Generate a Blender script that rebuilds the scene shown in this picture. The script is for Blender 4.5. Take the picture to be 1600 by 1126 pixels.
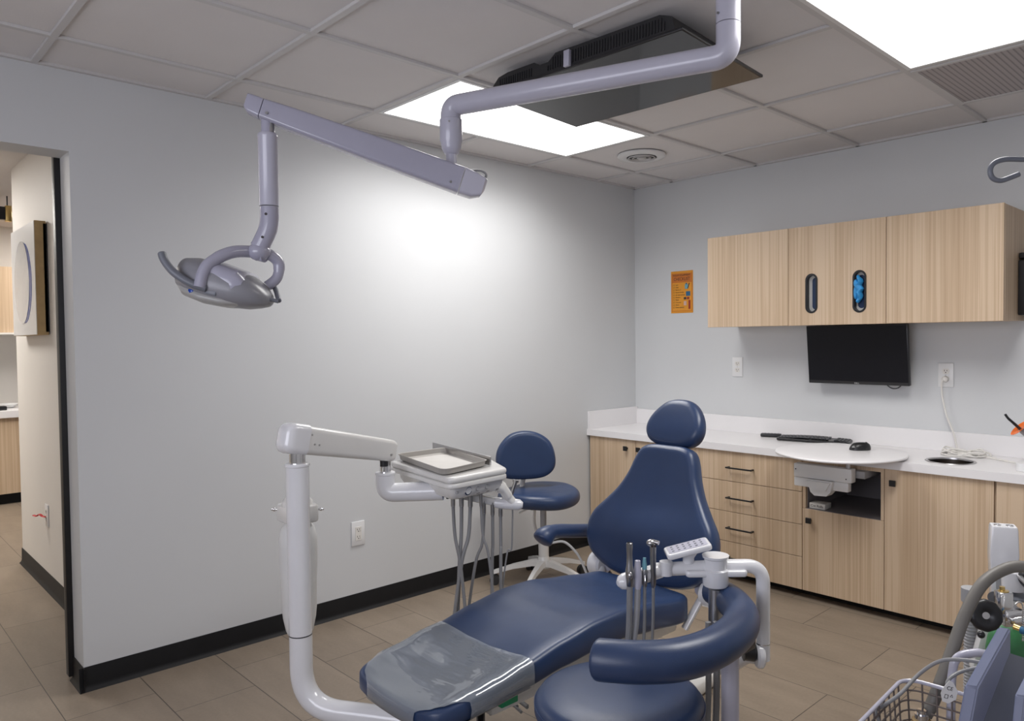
import bpy, bmesh, math, random
from mathutils import Vector, Matrix
V = Vector
random.seed(7)
for o in list(bpy.data.objects): bpy.data.objects.remove(o)
S = bpy.context.scene
COL = S.collection

# ------------------------------------------------------------------ camera, world, lights, exposure
PI = math.pi
yaw, pitch, roll = math.radians(45.60), math.radians(1.73), math.radians(-0.56)
FW = V((-math.sin(yaw)*math.cos(pitch), math.cos(yaw)*math.cos(pitch), -math.sin(pitch)))
_r = V((math.cos(yaw), math.sin(yaw), 0)); _u = _r.cross(FW)
RT = _r*math.cos(roll) + _u*math.sin(roll); UP = -_r*math.sin(roll) + _u*math.cos(roll)
cam_d = bpy.data.cameras.new('camera'); cam = bpy.data.objects.new('camera', cam_d); COL.objects.link(cam)
cam.matrix_world = Matrix(((RT.x, UP.x, -FW.x, 3.268), (RT.y, UP.y, -FW.y, -4.037), (RT.z, UP.z, -FW.z, 1.323), (0, 0, 0, 1)))
cam_d.sensor_fit = 'HORIZONTAL'; cam_d.sensor_width = 36.0
cam_d.lens = 1173.0/1600*36; cam_d.shift_x = -57.0/1600; cam_d.shift_y = 3.5/1600
cam_d.clip_start = 0.05; cam_d.clip_end = 60
S.camera = cam
w = bpy.data.worlds.new('world'); S.world = w; w.use_nodes = True
w.node_tree.nodes['Background'].inputs[0].default_value = (0.62, 0.70, 0.9, 1)
w.node_tree.nodes['Background'].inputs[1].default_value = 0.35
S.view_settings.view_transform = 'Standard'; S.view_settings.look = 'None'
S.view_settings.gamma = 1.0; S.view_settings.use_curve_mapping = False
S.view_settings.exposure = 0.07
LIGHT = 3.4       # strength of the two ceiling panels over the operatory
PANEL_W = 15.8       # watts of each ceiling panel's lamp, spread by its prismatic lens
HALL = 27.0        # strength of the unseen panels added to light the hall
REAR = 4.2        # strength of the cool fill lamp added behind the camera

# ------------------------------------------------------------------ materials
def new_mat(name):
    m = bpy.data.materials.new(name); m.use_nodes = True
    nt = m.node_tree; b = nt.nodes['Principled BSDF']
    return m, nt, b
def link(nt, a, b): nt.links.new(a, b)
def coords(nt, scale=(1, 1, 1), kind='Object'):
    tc = nt.nodes.new('ShaderNodeTexCoord'); mp = nt.nodes.new('ShaderNodeMapping')
    mp.inputs['Scale'].default_value = scale
    link(nt, tc.outputs[kind], mp.inputs[0]); return mp.outputs[0]
def gcoords(nt, scale=(1, 1, 1), loc=(0, 0, 0)):
    g = nt.nodes.new('ShaderNodeNewGeometry'); mp = nt.nodes.new('ShaderNodeMapping')
    mp.inputs['Scale'].default_value = scale; mp.inputs['Location'].default_value = loc
    link(nt, g.outputs['Position'], mp.inputs[0]); return mp.outputs[0]
def noise(nt, vec, scale, detail=3, rough=.5):
    n = nt.nodes.new('ShaderNodeTexNoise'); n.inputs['Scale'].default_value = scale
    n.inputs['Detail'].default_value = detail; n.inputs['Roughness'].default_value = rough
    link(nt, vec, n.inputs['Vector']); return n.outputs[0]
def ramp(nt, fac, stops):
    r = nt.nodes.new('ShaderNodeValToRGB'); els = r.color_ramp.elements
    while len(els) < len(stops): els.new(.5)
    for e, (p, c) in zip(els, stops): e.position = p; e.color = (*c, 1)
    link(nt, fac, r.inputs[0]); return r.outputs[0]
def bump(nt, b, h, strength, dist=.001):
    n = nt.nodes.new('ShaderNodeBump'); n.inputs['Strength'].default_value = strength; n.inputs['Distance'].default_value = dist
    link(nt, h, n.inputs['Height']); link(nt, n.outputs[0], b.inputs['Normal'])
def simple(name, col, rough=.5, metal=0, var=.04, nscale=12, bmp=0, bscale=400, coat=0, spec=.5):
    m, nt, b = new_mat(name)
    v = coords(nt); n = noise(nt, v, nscale)
    lo = tuple(max(0, c*(1-var)) for c in col); hi = tuple(min(1, c*(1+var)) for c in col)
    link(nt, ramp(nt, n, [(.3, lo), (.7, hi)]), b.inputs['Base Color'])
    b.inputs['Roughness'].default_value = rough; b.inputs['Metallic'].default_value = metal
    b.inputs['Coat Weight'].default_value = coat; b.inputs['Specular IOR Level'].default_value = spec
    if bmp: bump(nt, b, noise(nt, v, bscale, 2), bmp)
    return m
def emit(name, col, s):
    m, nt, b = new_mat(name); b.inputs['Base Color'].default_value = (.8, .8, .8, 1)
    b.inputs['Emission Color'].default_value = (*col, 1); b.inputs['Emission Strength'].default_value = s
    n = noise(nt, coords(nt), 3); link(nt, ramp(nt, n, [(0, tuple(c*.985 for c in col)), (1, col)]), b.inputs['Emission Color'])
    return m
def wood_mat(name, a, bcol, c):
    m, nt, b = new_mat(name)
    v1 = gcoords(nt, (70, 70, .7)); n1 = noise(nt, v1, 1, 3, .6)
    v2 = gcoords(nt, (260, 260, 1.2), (3, 5, 1)); n2 = noise(nt, v2, 1, 2, .5)
    v3 = gcoords(nt, (11, 11, .35), (7, 2, 4)); n3 = noise(nt, v3, 1, 1, .5)
    mx = nt.nodes.new('ShaderNodeMath'); mx.operation = 'MULTIPLY_ADD'; mx.inputs[1].default_value = .45
    link(nt, n2, mx.inputs[0]); link(nt, n1, mx.inputs[2])
    mx2 = nt.nodes.new('ShaderNodeMath'); mx2.operation = 'MULTIPLY_ADD'; mx2.inputs[1].default_value = .45
    link(nt, n3, mx2.inputs[0]); link(nt, mx.outputs[0], mx2.inputs[2])
    link(nt, ramp(nt, mx2.outputs[0], [(.70, a), (.95, bcol), (1.25, c)]), b.inputs['Base Color'])
    b.inputs['Roughness'].default_value = .5; bump(nt, b, n2, .12, .0006)
    return m
def leather_mat(name, col, rough=.36):
    m, nt, b = new_mat(name); v = coords(nt)
    n = noise(nt, v, 6, 3)
    link(nt, ramp(nt, n, [(.3, tuple(c*.9 for c in col)), (.75, tuple(c*1.12 for c in col))]), b.inputs['Base Color'])
    vo = nt.nodes.new('ShaderNodeTexVoronoi'); vo.inputs['Scale'].default_value = 420; link(nt, v, vo.inputs['Vector'])
    bump(nt, b, vo.outputs['Distance'], .16, .0006)
    rn = nt.nodes.new('ShaderNodeMapRange'); rn.inputs[3].default_value = rough-.05; rn.inputs[4].default_value = rough+.08
    link(nt, noise(nt, v, 18, 3), rn.inputs[0]); link(nt, rn.outputs[0], b.inputs['Roughness'])
    b.inputs['Specular IOR Level'].default_value = .55
    return m
M = {}
M['wall'] = simple('wall_paint', (.60, .61, .62), .55, var=.015, nscale=2, bmp=.06, bscale=260)
M['hall_wall'] = simple('hall_wall_paint', (.70, .67, .63), .6, var=.02, nscale=2, bmp=.05, bscale=260)
M['ceiling'] = simple('ceiling_tile', (.70, .675, .67), .9, var=.02, nscale=3, bmp=.35, bscale=160)
M['grid'] = simple('ceiling_grid_metal', (.58, .565, .56), .5, var=.01)
M['black_rubber'] = simple('black_rubber_base', (.006, .006, .007), .5, var=.15, spec=.3)
M['rubber'] = simple('rubber', (.02, .02, .022), .5)
M['black'] = simple('black_plastic', (.013, .013, .015), .35)
M['black_metal'] = simple('black_metal', (.008, .008, .009), .45)
M['key'] = simple('key_plastic', (.035, .037, .042), .4)
M['screen'] = simple('dark_screen', (.006, .006, .009), .35, var=.05, spec=.3)
M['gloss_screen'] = simple('gloss_screen', (.018, .018, .02), .07, var=.02, spec=.35)
M['white_plastic'] = simple('white_plastic', (.74, .74, .74), .32, var=.01)
M['enamel'] = simple('white_enamel', (.715, .715, .735), .2, var=.015, coat=.5)
M['enamel_warm'] = simple('white_enamel_warm', (.70, .69, .67), .25, var=.015, coat=.4)
M['grey_enamel'] = simple('grey_lavender_enamel', (.36, .355, .44), .26, var=.02, coat=.4)
M['grey_enamel_light'] = simple('grey_enamel_light', (.46, .455, .54), .28, var=.02, coat=.3)
M['grey_plastic'] = simple('grey_plastic', (.33, .33, .34), .45)
M['grey_body'] = simple('grey_housing', (.235, .235, .26), .33, var=.03)
M['slate'] = simple('slate_plastic', (.15, .16, .19), .42, var=.03)
M['panel_blue'] = simple('blue_grey_plastic', (.30, .33, .46), .35, var=.03)
M['chrome'] = simple('chrome', (.75, .75, .76), .15, metal=1, var=.02)
M['steel'] = simple('brushed_steel', (.50, .49, .49), .3, metal=1, var=.06, nscale=30)
M['shaded_liner'] = simple('shaded_steel_liner', (.10, .09, .085), .3, metal=1, var=.1)  # darkened steel: the shade inside the chute is put into the colour
M['dark_steel'] = simple('instrument_steel', (.36, .36, .37), .28, metal=1, var=.05)
M['brass'] = simple('brass', (.75, .55, .22), .28, metal=1)
M['counter'] = simple('white_solid_surface', (.80, .785, .79), .28, var=.012, nscale=5)
M['lens_rim'] = simple('lens_rim_plastic', (.36, .355, .35), .3)
M['taupe'] = simple('taupe_tray_plastic', (.36, .34, .315), .4, var=.02)
M['paper'] = simple('tray_paper', (.60, .58, .55), .6, var=.03)
M['hose'] = simple('grey_hose', (.22, .22, .225), .45)
M['hose_warm'] = simple('warm_grey_hose', (.155, .145, .13), .5)
M['wire'] = simple('brown_coated_wire', (.13, .105, .095), .45)
M['green'] = simple('green_cylinder_paint', (.035, .17, .06), .4, var=.25, nscale=30)
M['green_plastic'] = simple('green_plastic', (.02, .32, .14), .5)
M['orange'] = simple('orange_poster', (.72, .30, .025), .65, var=.03)
M['orange_dark'] = simple('orange_dark_ink', (.55, .16, .02), .65)
M['orange_acrylic'] = simple('orange_acrylic', (.85, .16, .01), .25)
M['ink'] = simple('dark_ink', (.03, .02, .02), .6)
M['ink_blue'] = simple('blue_ink', (.02, .12, .24), .6)
M['ink_cyan'] = simple('pale_blue_ink', (.15, .35, .42), .6)
M['ink_red'] = simple('red_ink', (.30, .03, .01), .6)
M['ink_pink'] = simple('pale_pink_ink', (.62, .40, .33), .6)
M['blue_glove'] = simple('blue_nitrile', (.03, .28, .62), .5, var=.15, nscale=60, bmp=.6, bscale=80)
M['navy_plastic'] = simple('navy_plastic', (.01, .03, .09), .4)
M['blue'] = simple('blue_lens', (.015, .06, .35), .15)
M['red'] = simple('red_ribbon', (.5, .01, .01), .5)
M['pine'] = simple('pale_pine', (.46, .32, .15), .6, var=.08, nscale=25)
M['mirror'] = simple('silvered_glass', (.74, .75, .77), .15, var=.04, metal=.2)
M['cream'] = simple('cream_label', (.72, .70, .66), .6)
M['dark_interior'] = simple('dark_laminate', (.22, .205, .215), .5)
M['grille'] = simple('perforated_steel', (.42, .39, .39), .55)
M['wood'] = wood_mat('striped_laminate', (.47, .335, .215), (.555, .41, .275), (.61, .465, .325))
M['navy'] = leather_mat('navy_upholstery', (.019, .039, .100))
M['light'] = emit('light_diffuser', (1.0, .985, .97), LIGHT)
M['hall_fill_light'] = emit('hall_fill_diffuser', (1.0, .955, .90), HALL)  # glow of the unseen panels added over the hall

def plastic_film(name, tint, alpha, haze_reflect, bstr):
    m, nt, b = new_mat(name); out = nt.nodes['Material Output']
    nt.nodes.remove(b)
    tr = nt.nodes.new('ShaderNodeBsdfTransparent'); tr.inputs[0].default_value = (*tint, 1)
    df = nt.nodes.new('ShaderNodeBsdfDiffuse'); df.inputs[0].default_value = (.42, .47, .54, 1)
    gl = nt.nodes.new('ShaderNodeBsdfGlossy'); gl.inputs['Roughness'].default_value = .06
    mx = nt.nodes.new('ShaderNodeMixShader'); mx.inputs[0].default_value = haze_reflect  # the film's own haze, raised as a painted reflection of the bright room
    link(nt, tr.outputs[0], mx.inputs[1]); link(nt, df.outputs[0], mx.inputs[2])
    fr = nt.nodes.new('ShaderNodeFresnel'); fr.inputs[0].default_value = 1.55
    mm = nt.nodes.new('ShaderNodeMath'); mm.operation = 'MULTIPLY_ADD'; mm.inputs[1].default_value = 1.3; mm.inputs[2].default_value = alpha
    link(nt, fr.outputs[0], mm.inputs[0])
    mx2 = nt.nodes.new('ShaderNodeMixShader'); link(nt, mm.outputs[0], mx2.inputs[0])
    link(nt, mx.outputs[0], mx2.inputs[1]); link(nt, gl.outputs[0], mx2.inputs[2]); link(nt, mx2.outputs[0], out.inputs[0])
    v = gcoords(nt, (5, 26, 5)); n = noise(nt, v, 1, 2, .55)
    bp = nt.nodes.new('ShaderNodeBump'); bp.inputs['Strength'].default_value = bstr; bp.inputs['Distance'].default_value = .012
    link(nt, n, bp.inputs['Height']); link(nt, bp.outputs[0], gl.inputs['Normal']); link(nt, bp.outputs[0], fr.inputs['Normal'])
    return m
M['film'] = plastic_film('clear_plastic_film', (.9, .92, .95), .04, .36, .16)
M['clear'] = simple('translucent_white_plastic', (.66, .66, .65), .35, var=.03)

def floor_mat():
    m, nt, b = new_mat('floor_tile')
    v = gcoords(nt, (1, 1, 1), (-.42, 3.438, 0))
    br = nt.nodes.new('ShaderNodeTexBrick'); br.offset = .348; br.offset_frequency = 2; br.squash = 1
    br.inputs['Scale'].default_value = 1; br.inputs['Brick Width'].default_value = .604; br.inputs['Row Height'].default_value = .293
    br.inputs['Mortar Size'].default_value = .0016; br.inputs['Mortar Smooth'].default_value = .2; br.inputs['Bias'].default_value = 0
    br.inputs['Color1'].default_value = (.228, .181, .136, 1); br.inputs['Color2'].default_value = (.255, .204, .155, 1)
    br.inputs['Mortar'].default_value = (.055, .045, .038, 1)
    link(nt, v, br.inputs['Vector'])
    n = noise(nt, gcoords(nt, (1.2, 4, 1)), 2.2, 4, .6); n2 = noise(nt, gcoords(nt), 90, 3, .6)
    mx = nt.nodes.new('ShaderNodeMix'); mx.data_type = 'RGBA'; mx.blend_type = 'MULTIPLY'; mx.inputs[0].default_value = 1
    link(nt, br.outputs[0], mx.inputs[6]); link(nt, ramp(nt, n, [(.3, (.86, .86, .86)), (.7, (1.1, 1.1, 1.1))]), mx.inputs[7])
    mx2 = nt.nodes.new('ShaderNodeMix'); mx2.data_type = 'RGBA'; mx2.blend_type = 'MULTIPLY'; mx2.inputs[0].default_value = 1
    link(nt, mx.outputs[2], mx2.inputs[6]); link(nt, ramp(nt, n2, [(.3, (.94, .94, .94)), (.7, (1.05, 1.05, 1.05))]), mx2.inputs[7])
    link(nt, mx2.outputs[2], b.inputs['Base Color']); b.inputs['Roughness'].default_value = .42
    iv = nt.nodes.new('ShaderNodeMath'); iv.operation = 'SUBTRACT'; iv.inputs[0].default_value = 1; link(nt, br.outputs[1], iv.inputs[1])
    bump(nt, b, iv.outputs[0], .5, .0015)
    return m
M['floor'] = floor_mat()

# ------------------------------------------------------------------ object helpers
WL = {}
GROUPS = {'wall_cabinet': 'wall cabinets in a row over the counter', 'base_cabinet': 'base cabinets under the countertop', 'ceiling_light': 'flat ceiling light panels', 'wall_outlet': 'white wall outlets', 'glove_box': 'glove boxes behind the oval slots'}
def thing(name, label, cat, loc=(0, 0, 0), group=None):
    o = bpy.data.objects.new(name, None); COL.objects.link(o); o.empty_display_size = .05
    o.location = loc; WL[o.name] = V(loc); o['label'] = label; o['category'] = cat
    if group or name in GROUPS: o['group'] = group or GROUPS[name]
    return o
def obj(name, bm, mat, parent=None, smooth=True, label=None, flat_angle=35, recalc=True):
    if recalc: bmesh.ops.recalc_face_normals(bm, faces=bm.faces)
    xs = [v.co for v in bm.verts]
    lo = V([min(c[i] for c in xs) for i in range(3)]); hi = V([max(c[i] for c in xs) for i in range(3)])
    c = (lo+hi)/2
    for v in bm.verts: v.co -= c
    me = bpy.data.meshes.new(name)
    if smooth:
        for f in bm.faces: f.smooth = True
        for e in bm.edges:
            if len(e.link_faces) == 2 and e.calc_face_angle(0) > math.radians(flat_angle): e.smooth = False
    bm.to_mesh(me); bm.free()
    me.materials.append(M[mat] if isinstance(mat, str) else mat)
    o = bpy.data.objects.new(name, me); COL.objects.link(o)
    if parent:
        o.parent = parent; o.location = c - WL[parent.name]
    else: o.location = c
    WL[o.name] = c
    if label: o['label'] = label
    return o
def tag(o, label, cat, group=None, kind=None):
    o['label'] = label; o['category'] = cat
    if group: o['group'] = group
    if kind: o['kind'] = kind
    return o
def struct(name, bm, mat, parent=None, smooth=True):
    o = obj(name, bm, mat, parent, smooth)
    if not parent: o['kind'] = 'structure'
    return o
B = bmesh.new
def box(bm, x0, x1, y0, y1, z0, z1, bev=0, seg=2):
    return obox(bm, V(((x0+x1)/2, (y0+y1)/2, (z0+z1)/2)), V((1, 0, 0)), V((0, 1, 0)), V((0, 0, 1)), abs(x1-x0)/2, abs(y1-y0)/2, abs(z1-z0)/2, bev, seg)
def obox(bm, c, ax, ay, az, hx, hy, hz, bev=0, seg=2):
    c = V(c); vs = []
    for i in (-1, 1):
        for j in (-1, 1):
            for k in (-1, 1): vs.append(bm.verts.new(c+ax*hx*i+ay*hy*j+az*hz*k))
    fs = [bm.faces.new([vs[i] for i in q]) for q in ((0, 1, 3, 2), (4, 6, 7, 5), (0, 4, 5, 1), (2, 3, 7, 6), (0, 2, 6, 4), (1, 5, 7, 3))]
    if bev:
        es = list({e for f in fs for e in f.edges})
        bmesh.ops.bevel(bm, geom=es, offset=bev, segments=seg, affect='EDGES', profile=.5)
    return bm
def ring(bm, pts): return [bm.verts.new(p) for p in pts]
def skin(bm, rings, cap0=True, cap1=True, closed=True):
    for a, b in zip(rings[:-1], rings[1:]):
        n = len(a)
        for i in range(n if closed else n-1):
            j = (i+1) % n; bm.faces.new((a[i], a[j], b[j], b[i]))
    if cap0: bm.faces.new(list(reversed(rings[0])))
    if cap1: bm.faces.new(rings[-1])
def tube(bm, pts, r, seg=14, cap=True, flat=1.0, flatdir=None):
    pts = [V(p) for p in pts]; n = len(pts)
    rs = r if isinstance(r, (list, tuple)) else [r]*n
    T = []
    for i in range(n):
        t = (pts[min(i+1, n-1)]-pts[max(i-1, 0)]); T.append(t.normalized())
    a = V((0, 0, 1)) if abs(T[0].z) < .9 else V((1, 0, 0))
    if flatdir: a = V(flatdir)
    N = (a-T[0]*a.dot(T[0])).normalized(); R_ = []
    for i in range(n):
        N = (N-T[i]*N.dot(T[i])).normalized(); Bn = T[i].cross(N)
        R_.append(ring(bm, [pts[i]+(N*math.cos(t)*flat+Bn*math.sin(t))*rs[i] for t in [2*PI*k/seg for k in range(seg)]]))
    skin(bm, R_, cap, cap); return bm
def cyl(bm, a, b, r, seg=24, r2=None):
    return tube(bm, [a, b], [r, r if r2 is None else r2], seg)
def fillet(pts, rad, n=8):
    pts = [V(p) for p in pts]; out = [pts[0]]
    for i in range(1, len(pts)-1):
        p = pts[i]; d0 = (pts[i-1]-p); d1 = (pts[i+1]-p)
        rr = rad[i-1] if isinstance(rad, (list, tuple)) else rad
        l0 = d0.length; l1 = d1.length; d0.normalize(); d1.normalize()
        ang = d0.angle(d1); t = min(rr/math.tan(ang/2), l0*.49, l1*.49)
        a = p+d0*t; b = p+d1*t
        for k in range(n+1):
            s = k/n; out.append(a.lerp(p, s).lerp(p.lerp(b, s), s))
    out.append(pts[-1]); return out
def catmull(pts, n=8, closed=False):
    pts = [V(p) for p in pts]; m = len(pts); out = []
    for i in range(m if closed else m-1):
        if closed: p0, p1, p2, p3 = pts[(i-1) % m], pts[i], pts[(i+1) % m], pts[(i+2) % m]
        else: p0, p1, p2, p3 = pts[max(i-1, 0)], pts[i], pts[i+1], pts[min(i+2, m-1)]
        for k in range(n):
            t = k/n
            out.append(.5*((2*p1)+(p2-p0)*t+(2*p0-5*p1+4*p2-p3)*t*t+(-p0+3*p1-3*p2+p3)*t**3))
    if not closed: out.append(pts[-1])
    return out
def lathe(bm, prof, o, axis=(0, 0, 1), seg=28, cap=True):
    ax = V(axis).normalized(); a = V((1, 0, 0)) if abs(ax.x) < .9 else V((0, 1, 0))
    n = (a-ax*a.dot(ax)).normalized(); b = ax.cross(n); o = V(o)
    R_ = [ring(bm, [o+ax*z+(n*math.cos(t)+b*math.sin(t))*max(r, 1e-4) for t in [2*PI*k/seg for k in range(seg)]]) for r, z in prof]
    skin(bm, R_, cap, cap); return bm
def sphere(bm, c, r, sc=(1, 1, 1), seg=20):
    m = Matrix.Translation(V(c)) @ Matrix.Diagonal((*[r*s for s in sc], 1))
    bmesh.ops.create_uvsphere(bm, u_segments=seg, v_segments=seg//2, radius=1, matrix=m); return bm
def inset(outl, d):
    n = len(outl); out = []
    for i in range(n):
        t = (outl[(i+1) % n]-outl[i-1]); nn = V((-t.y, t.x)).normalized(); out.append(outl[i]+nn*d)
    return out
def cushion(bm, outl, T, e, fn, crown=0, inner=8, nside=8, under=True):
    """outl: CCW list of 2D points; fn(u,v,w)->world. w runs -T/2..T/2 through the thickness."""
    outl = [V((p[0], p[1])) for p in outl]; c = sum(outl, V((0, 0)))/len(outl)
    top = inset(outl, e); R_ = []
    def add(pl, w): R_.append(ring(bm, [fn(p.x, p.y, w) for p in pl]))
    if under:
        for s in (.3, .7): add([c+(p-c)*s for p in top], -T/2)
    for k in range(nside+1):
        a = -PI/2+PI*k/nside
        base = T/2-e if T/2 > e else 0
        w_ = (base if a > 0 else -base if a < 0 else 0) + min(e, T/2)*math.sin(a)
        add([outl[i]+(top[i]-outl[i])*(1-math.cos(a)) for i in range(len(outl))], w_)
    for k in range(1, inner):
        s = 1-k/inner; add([c+(p-c)*s for p in top], T/2+crown*(1-s*s))
    skin(bm, R_, True, False)
    cv = bm.verts.new(fn(c.x, c.y, T/2+crown)); r = R_[-1]
    for i in range(len(r)): bm.faces.new((r[i], r[(i+1) % len(r)], cv))
    return bm
def rrect(x0, x1, y0, y1, r, n=6):
    out = []
    for cx, cy, a0 in ((x1-r, y0+r, -PI/2), (x1-r, y1-r, 0), (x0+r, y1-r, PI/2), (x0+r, y0+r, PI)):
        for k in range(n+1):
            a = a0+PI/2*k/n; out.append(V((cx+r*math.cos(a), cy+r*math.sin(a))))
    return out
def prism(bm, outl, fn, w0, w1, bev=0):
    a = ring(bm, [fn(p[0], p[1], w0) for p in outl]); b = ring(bm, [fn(p[0], p[1], w1) for p in outl])
    n0 = len(bm.faces); skin(bm, [a, b])
    if bev:
        bm.faces.ensure_lookup_table(); fs = bm.faces[n0:]
        bmesh.ops.bevel(bm, geom=list({e for f in fs for e in f.edges if e.calc_face_angle(0) > .6}), offset=bev, segments=2, affect='EDGES')
    return bm
def text_on(s, size, o, right, up, normal, mat, parent, name='lettering', align='CENTER', label=None, sx=1.0):
    cu = bpy.data.curves.new(name, 'FONT'); cu.body = s; cu.size = size; cu.align_x = align; cu.align_y = 'CENTER'; cu.extrude = .0002
    t = bpy.data.objects.new(name+'_tmp', cu); COL.objects.link(t)
    dg = bpy.context.evaluated_depsgraph_get(); me = bpy.data.meshes.new_from_object(t.evaluated_get(dg))
    bpy.data.objects.remove(t)
    bm = B(); bm.from_mesh(me)
    o = V(o); right = V(right); up = V(up); normal = V(normal)
    for v in bm.verts: v.co = o+right*v.co.x*sx+up*v.co.y+normal*v.co.z
    return obj(name, bm, mat, parent, False, label)
def flat_fn(o, a, b, n):
    o, a, b, n = V(o), V(a), V(b), V(n)
    return lambda u, v, w: o+a*u+b*v+n*w
XYZ = lambda u, v, w: V((u, v, w))

# ================================================================== ROOM
CH = 2.343; T = .6096; GA, GB = .320, .389           # ceiling height, tile module, grid origin
XR, YF = 4.25, -5.2
bm = B(); box(bm, -6.2, XR+.1, YF-.1, .1, -.05, 0); struct('floor', bm, 'floor', smooth=False)
# ceiling over the operatory, with openings for panels and grille left solid above
bm = B(); box(bm, 0, XR, YF, 0, CH+.011, CH+.06); struct('ceiling', bm, 'ceiling', smooth=False)
bm = B(); box(bm, -6.2, -.15, YF, 3.0, 2.375, 2.43); struct('ceiling_hall', bm, 'ceiling', smooth=False)
bm = B()
for k in range(0, 7):
    x = GA+T*k; box(bm, x-.012, x+.012, YF, 0, CH, CH+.0115, .0015, 1)
for k in range(0, 8):
    y = -GB-T*k
    for xa, xb in (((0, GA-.012), (GA+T+.012, GA+3*T-.012), (GA+4*T+.012, XR)) if k == 2 else ((0, XR),)):
        box(bm, xa, xb, y-.012, y+.012, CH+.0004, CH+.0115, .0015, 1)
box(bm, 0, .02, YF, 0, CH, CH+.0115); box(bm, 0, XR, -.02, 0, CH, CH+.0115)
struct('trim_1', bm, 'grid', smooth=False)
# walls
bm = B(); box(bm, -.145, 0, -3.333, .1, 0, 2.5); box(bm, -.145, 0, YF, -3.333, 2.045, 2.5); box(bm, -.145, 0, YF, -4.75, 0, 2.045); struct('wall_left', bm, 'wall', smooth=False)
bm = B(); box(bm, 0, XR, 0, .1, 0, 2.5); struct('wall_back', bm, 'wall', smooth=False)
bm = B(); box(bm, XR, XR+.1, YF, .1, 0, 2.5); struct('wall_right', bm, 'wall', smooth=False)
# wall behind the camera, with a made-up window opening for the fill lamp
WX0, WX1, WZ0, WZ1 = 1.2, 3.6, .9, 2.05
bm = B(); box(bm, -.145, WX0, YF-.1, YF, 0, 2.5); box(bm, WX1, XR, YF-.1, YF, 0, 2.5); box(bm, WX0, WX1, YF-.1, YF, 0, WZ0); box(bm, WX0, WX1, YF-.1, YF, WZ1, 2.5)
struct('wall_front', bm, 'wall', smooth=False)
bm = B()
for x0, x1, z0, z1 in ((WX0, WX1, WZ0, WZ0+.04), (WX0, WX1, WZ1-.04, WZ1), (WX0, WX0+.04, WZ0, WZ1), (WX1-.04, WX1, WZ0, WZ1), (2.38, 2.42, WZ0, WZ1)):
    box(bm, x0, x1, YF-.08, YF-.03, z0, z1)
struct('added_window_1', bm, 'white_plastic', smooth=False)  # unseen frame, made up to go with the fill lamp
al = bpy.data.lights.new('rear_fill', 'AREA'); al.shape = 'RECTANGLE'; al.size = WX1-WX0; al.size_y = WZ1-WZ0; al.energy = REAR*10; al.color = (.89, .90, 1.0)  # fill lamp added to brighten surfaces that face the camera
ao = bpy.data.objects.new('rear_fill', al); COL.objects.link(ao); ao.location = ((WX0+WX1)/2, YF-.12, (WZ0+WZ1)/2); ao.rotation_euler = (PI/2, 0, 0)
# hall and neighbouring room
bm = B(); box(bm, -2.21, -1.03, -3.16, -3.04, 0, 2.4); struct('wall_hall', bm, 'hall_wall', smooth=False)
bm = B(); box(bm, -6.2, -6.1, YF, 3.0, 0, 2.5); struct('wall_far', bm, 'hall_wall', smooth=False)
bm = B(); box(bm, -6.2, -.145, 2.9, 3.0, 0, 2.5); struct('wall_side', bm, 'hall_wall', smooth=False)
bm = B(); box(bm, -6.2, -.145, YF-.1, YF, 0, 2.5); struct('wall_near', bm, 'hall_wall', smooth=False)
bm = B(); box(bm, -4.98, -4.9, -4.6, 2.9, 0, 2.4); struct('wall_counter', bm, 'hall_wall', smooth=False)
# rubber cove base
def cove(bm, p0, p1, n, h=.092):
    p0, p1, n = V(p0), V(p1), V(n); prof = [(0, 0), (.017, 0), (.015, .0035), (.008, .010), (.004, .022), (.003, h-.002), (.002, h), (0, h)]
    skin(bm, [ring(bm, [p+n*a+V((0, 0, b)) for a, b in prof]) for p in (p0, p1)])
bm = B(); cove(bm, (0, -3.35, 0), (0, -.47, 0), (1, 0, 0)); cove(bm, (-.148, -3.334, 0), (.017, -3.334, 0), (0, -1, 0)); struct('baseboard_left', bm, 'black_rubber')
bm = B(); cove(bm, (2.6, 0, 0), (XR, 0, 0), (0, -1, 0)); struct('baseboard_back', bm, 'black_rubber')
bm = B(); cove(bm, (-2.225, -3.16, 0), (-1.018, -3.16, 0), (0, -1, 0)); cove(bm, (-2.21, -3.16, 0), (-2.21, -3.04, 0), (-1, 0, 0)); cove(bm, (-1.03, -3.16, 0), (-1.03, -3.04, 0), (1, 0, 0)); struct('baseboard_hall', bm, 'black_rubber')
bm = B(); box(bm, -.195, -.152, -3.352, -2.4, .012, 2.20, .002); box(bm, -.205, -.150, -4.8, -2.4, 2.205, 2.24)
struct('door_1', bm, 'black_metal')
bm = B(); box(bm, -.2005, -.1965, -3.35, -2.6, .1, 2.15); struct('trim_2', bm, 'steel')

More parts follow.
